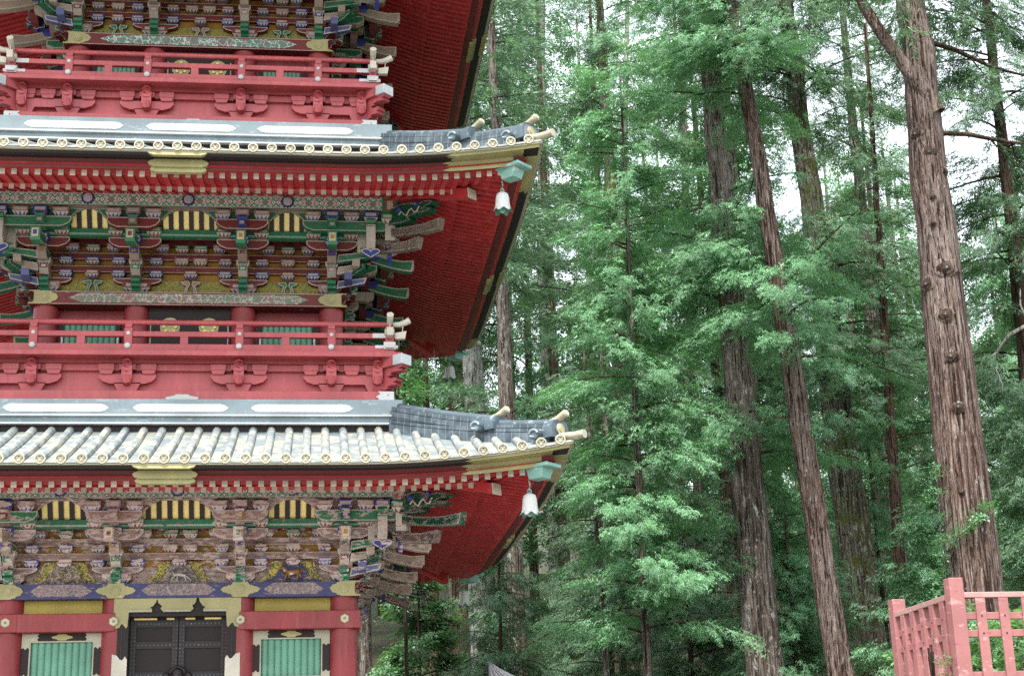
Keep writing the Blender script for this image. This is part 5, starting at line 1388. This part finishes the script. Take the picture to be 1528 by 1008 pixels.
    # understorey conifers, each a small tree of its own
    US = [((9.0, 11.0), 9.5, 'low dark cypress filling the gap under the pale mid-forest trunk'),
          ((10.6, 9.6), 9.0, 'low cypress with drooping sprays left of the furrowed brown trunk'),
          ((12.35, 7.2), 8.0, 'low bright cypress between the leaning red trunk and the fence'),
          ((14.4, 3.6), 7.6, 'small cypress with light sprays just above the left fence post'),
          ((15.9, 1.9), 9.5, 'dark small cypress behind the fence at the right edge'),
          ((12.9, 13.4), 10.5, 'small cypress seen between the furrowed and the leaning trunks'),
          ((6.1, 8.8), 8.2, 'small cypress low beside the brown trunk near the pagoda corner'),
          ((16.0, 11.4), 12.0, 'mid-height cypress behind the slim bare-branched trunk'),
          ((7.4, 15.4), 12.5, 'mid-height cypress just above the lower roof corner'),
          ((4.6, 13.6), 8.0, 'low tree with light leaves seen beside the red corner column')]
    for i, ((x, y), h, lb) in enumerate(US):
        g = terr(x, y); last = i == 9
        tree('broadleaf_tree' if last else 'young_cypress', lb, 'tree', (x, y), (x, y), .09, h, g + .8, h - .2, 2.3, .5, 90, B_twig, L_broad if last else (L_hinoki if i in (2, 3, 7, 8) else L_cedar), T_B if last else T_H, .5, 1.0, 40 + i, .5 if i in (2, 3) else .4, seg=10, droop=.3)

def far_wood():
    """The wood on the slope behind, one mass."""
    rng = np.random.default_rng(77); lv = Leaves(T_HF); wd = MB(); n = 0
    for row, (y, dx) in enumerate(((27, 2.7), (33, 3.0), (40, 3.4), (50, 4.2), (62, 5.2))):
        x = -9 + rng.uniform(0, 2)
        while x < 18 + y * .55:
            xx, yy = x + rng.normal(0, .6), y + rng.normal(0, 1.5); g = terr(xx, yy); u = (xx - 2.0) / (yy + 26.0); h = rng.uniform(16, 24) + (2 if row > 2 else 0) + (8 if u < .27 else 0) + (5 if u < .17 else 0)
            wood(wd, [(xx, yy, g - .3), (xx + rng.normal(0, .2), yy, g + h * .5), (xx + rng.normal(0, .3), yy, g + h)], rng.uniform(.2, .34), .05, 10, (B_brown, B_grey, B_dark)[rng.integers(0, 3)], rng)
            nb = 62
            tn = rng.uniform(.3, .65)
            for i in range(nb):
                f = (i + rng.random()) / nb; z = g + h * (.12 + .88 * f); az = rng.uniform(0, 6.283); R = (3.0 * (1 - f) ** .6 + .5) * rng.uniform(.6, 1.1)
                branch(lv, None, rng, np.array([xx, yy, z]), az, R, .2, .35, 1.0 + .25 * (row > 2), tn + .2 * (rng.random() - .5), .9)
            x += dx * rng.uniform(.8, 1.25)
    c = bpy.data.objects.new('distant_wood', lv.mesh('distant_wood', L_far, wd)); COL.objects.link(c); c['kind'] = 'stuff'

def ivy():
    """Ivy climbing the left flank of the big cedar and crossing its foot."""
    rng = np.random.default_rng(5); root = empty('ivy', (12.4, -1.9, 2.42), 'ivy climbing the left side of the knotted red cedar trunk', 'ivy')
    lv = Leaves(T_B); wd = MB()
    def on(z, off): r = .505 * (1 - .78 * (z - 2.4) / 21.6) + .03; a = math.atan2(-.915, -.40) + off; return np.array([12.86 + r * math.cos(a) - 12.4, -1.3 + r * math.sin(a) + 1.9, z - 2.42])
    for path in ([(2.4 + i * .22, -1.25 + .10 * math.sin(i * 1.1)) for i in range(22)], [(3.2 + i * .2, -1.5 + .12 * math.cos(i)) for i in range(14)], [(5.45 + .06 * i, -1.0 + .17 * i) for i in range(12)]):
        P = [on(*q) for q in path]; wood(wd, P, .016, .008, 5, B_grey, rng)
        for p in P:
            for k in range(2): lv.add(p + rng.normal(0, .05, 3), np.array([-.4 + rng.normal(0, .5), -.9, rng.normal(0, .6)]), rng.normal(0, 1, 3), .26, .6)
    o = bpy.data.objects.new('leaves', lv.mesh('leaves', L_hinoki, wd)); COL.objects.link(o); o.parent = root

def shrub(name, label, x, y, h, w, seed, n=240, size=.42, tint=.7, mat=None):
    rng = np.random.default_rng(seed); g = terr(x, y); root = empty(name, (x, y, g), label, 'shrub')
    lv = Leaves(T_B); wd = MB()
    for i in range(9):
        a = rng.uniform(0, 6.28); r = w * rng.uniform(.2, .8); wood(wd, [(0, 0, -.1), (r * .4 * math.cos(a), r * .4 * math.sin(a), h * .5), (r * math.cos(a), r * math.sin(a), h * rng.uniform(.75, 1))], .02, .006, 5, B_twig, rng)
    for i in range(n):
        a = rng.uniform(0, 6.28); q = rng.uniform(0, 1) ** .6; z = h * rng.uniform(.15, 1.0) * (1 - .35 * q * q); d = np.array([math.cos(a), math.sin(a), rng.uniform(-.4, .5)])
        lv.add(np.array([w * q * math.cos(a), w * q * math.sin(a), z]), d, np.array([rng.normal(0, .4), rng.normal(0, .4), 1]), size * rng.uniform(.7, 1.2), tint + rng.normal(0, .12))
    o = bpy.data.objects.new('leaves', lv.mesh('leaves', mat or L_broad, wd)); COL.objects.link(o); o.parent = root

def dead_bough():
    root = empty('bare_bough', (15.0, 1.5, 9.9), 'pale crooked bare bough curling down at the right edge beside the cedar', 'branch')
    rng = np.random.default_rng(3); m = MB()
    wood(m, [(1.9, -.2, .95), (1.3, -.1, .62), (.8, 0, .45), (.35, .05, .22), (.10, .05, -.10), (.02, .05, -.45), (.12, .05, -.78), (.10, .06, -.95)], .055, .014, 9, B_grey, rng, .05)
    wood(m, [(.8, 0, .45), (.62, -.1, .80), (.66, -.1, 1.15)], .028, .008, 6, B_grey, rng)
    wood(m, [(.10, .05, -.10), (-.18, .0, -.30), (-.24, .0, -.55)], .018, .005, 5, B_grey, rng)
    quick(m, 'bough', root)
add_trees(); far_wood(); ivy(); dead_bough()
shrub('shrub', 'bright green leafy bush behind the lattice of the red fence', 9.6, -9.4, 1.15, .95, 61)
shrub('shrub', 'leafy bush at the right edge beyond the fence and cedar', 11.0, -6.2, 1.5, 1.2, 62, 300)
shrub('sprig', 'single pale green leafy sprig poking up against the fence pickets', 8.02, -11.1, .60, .05, 63, 5, .20, .9)
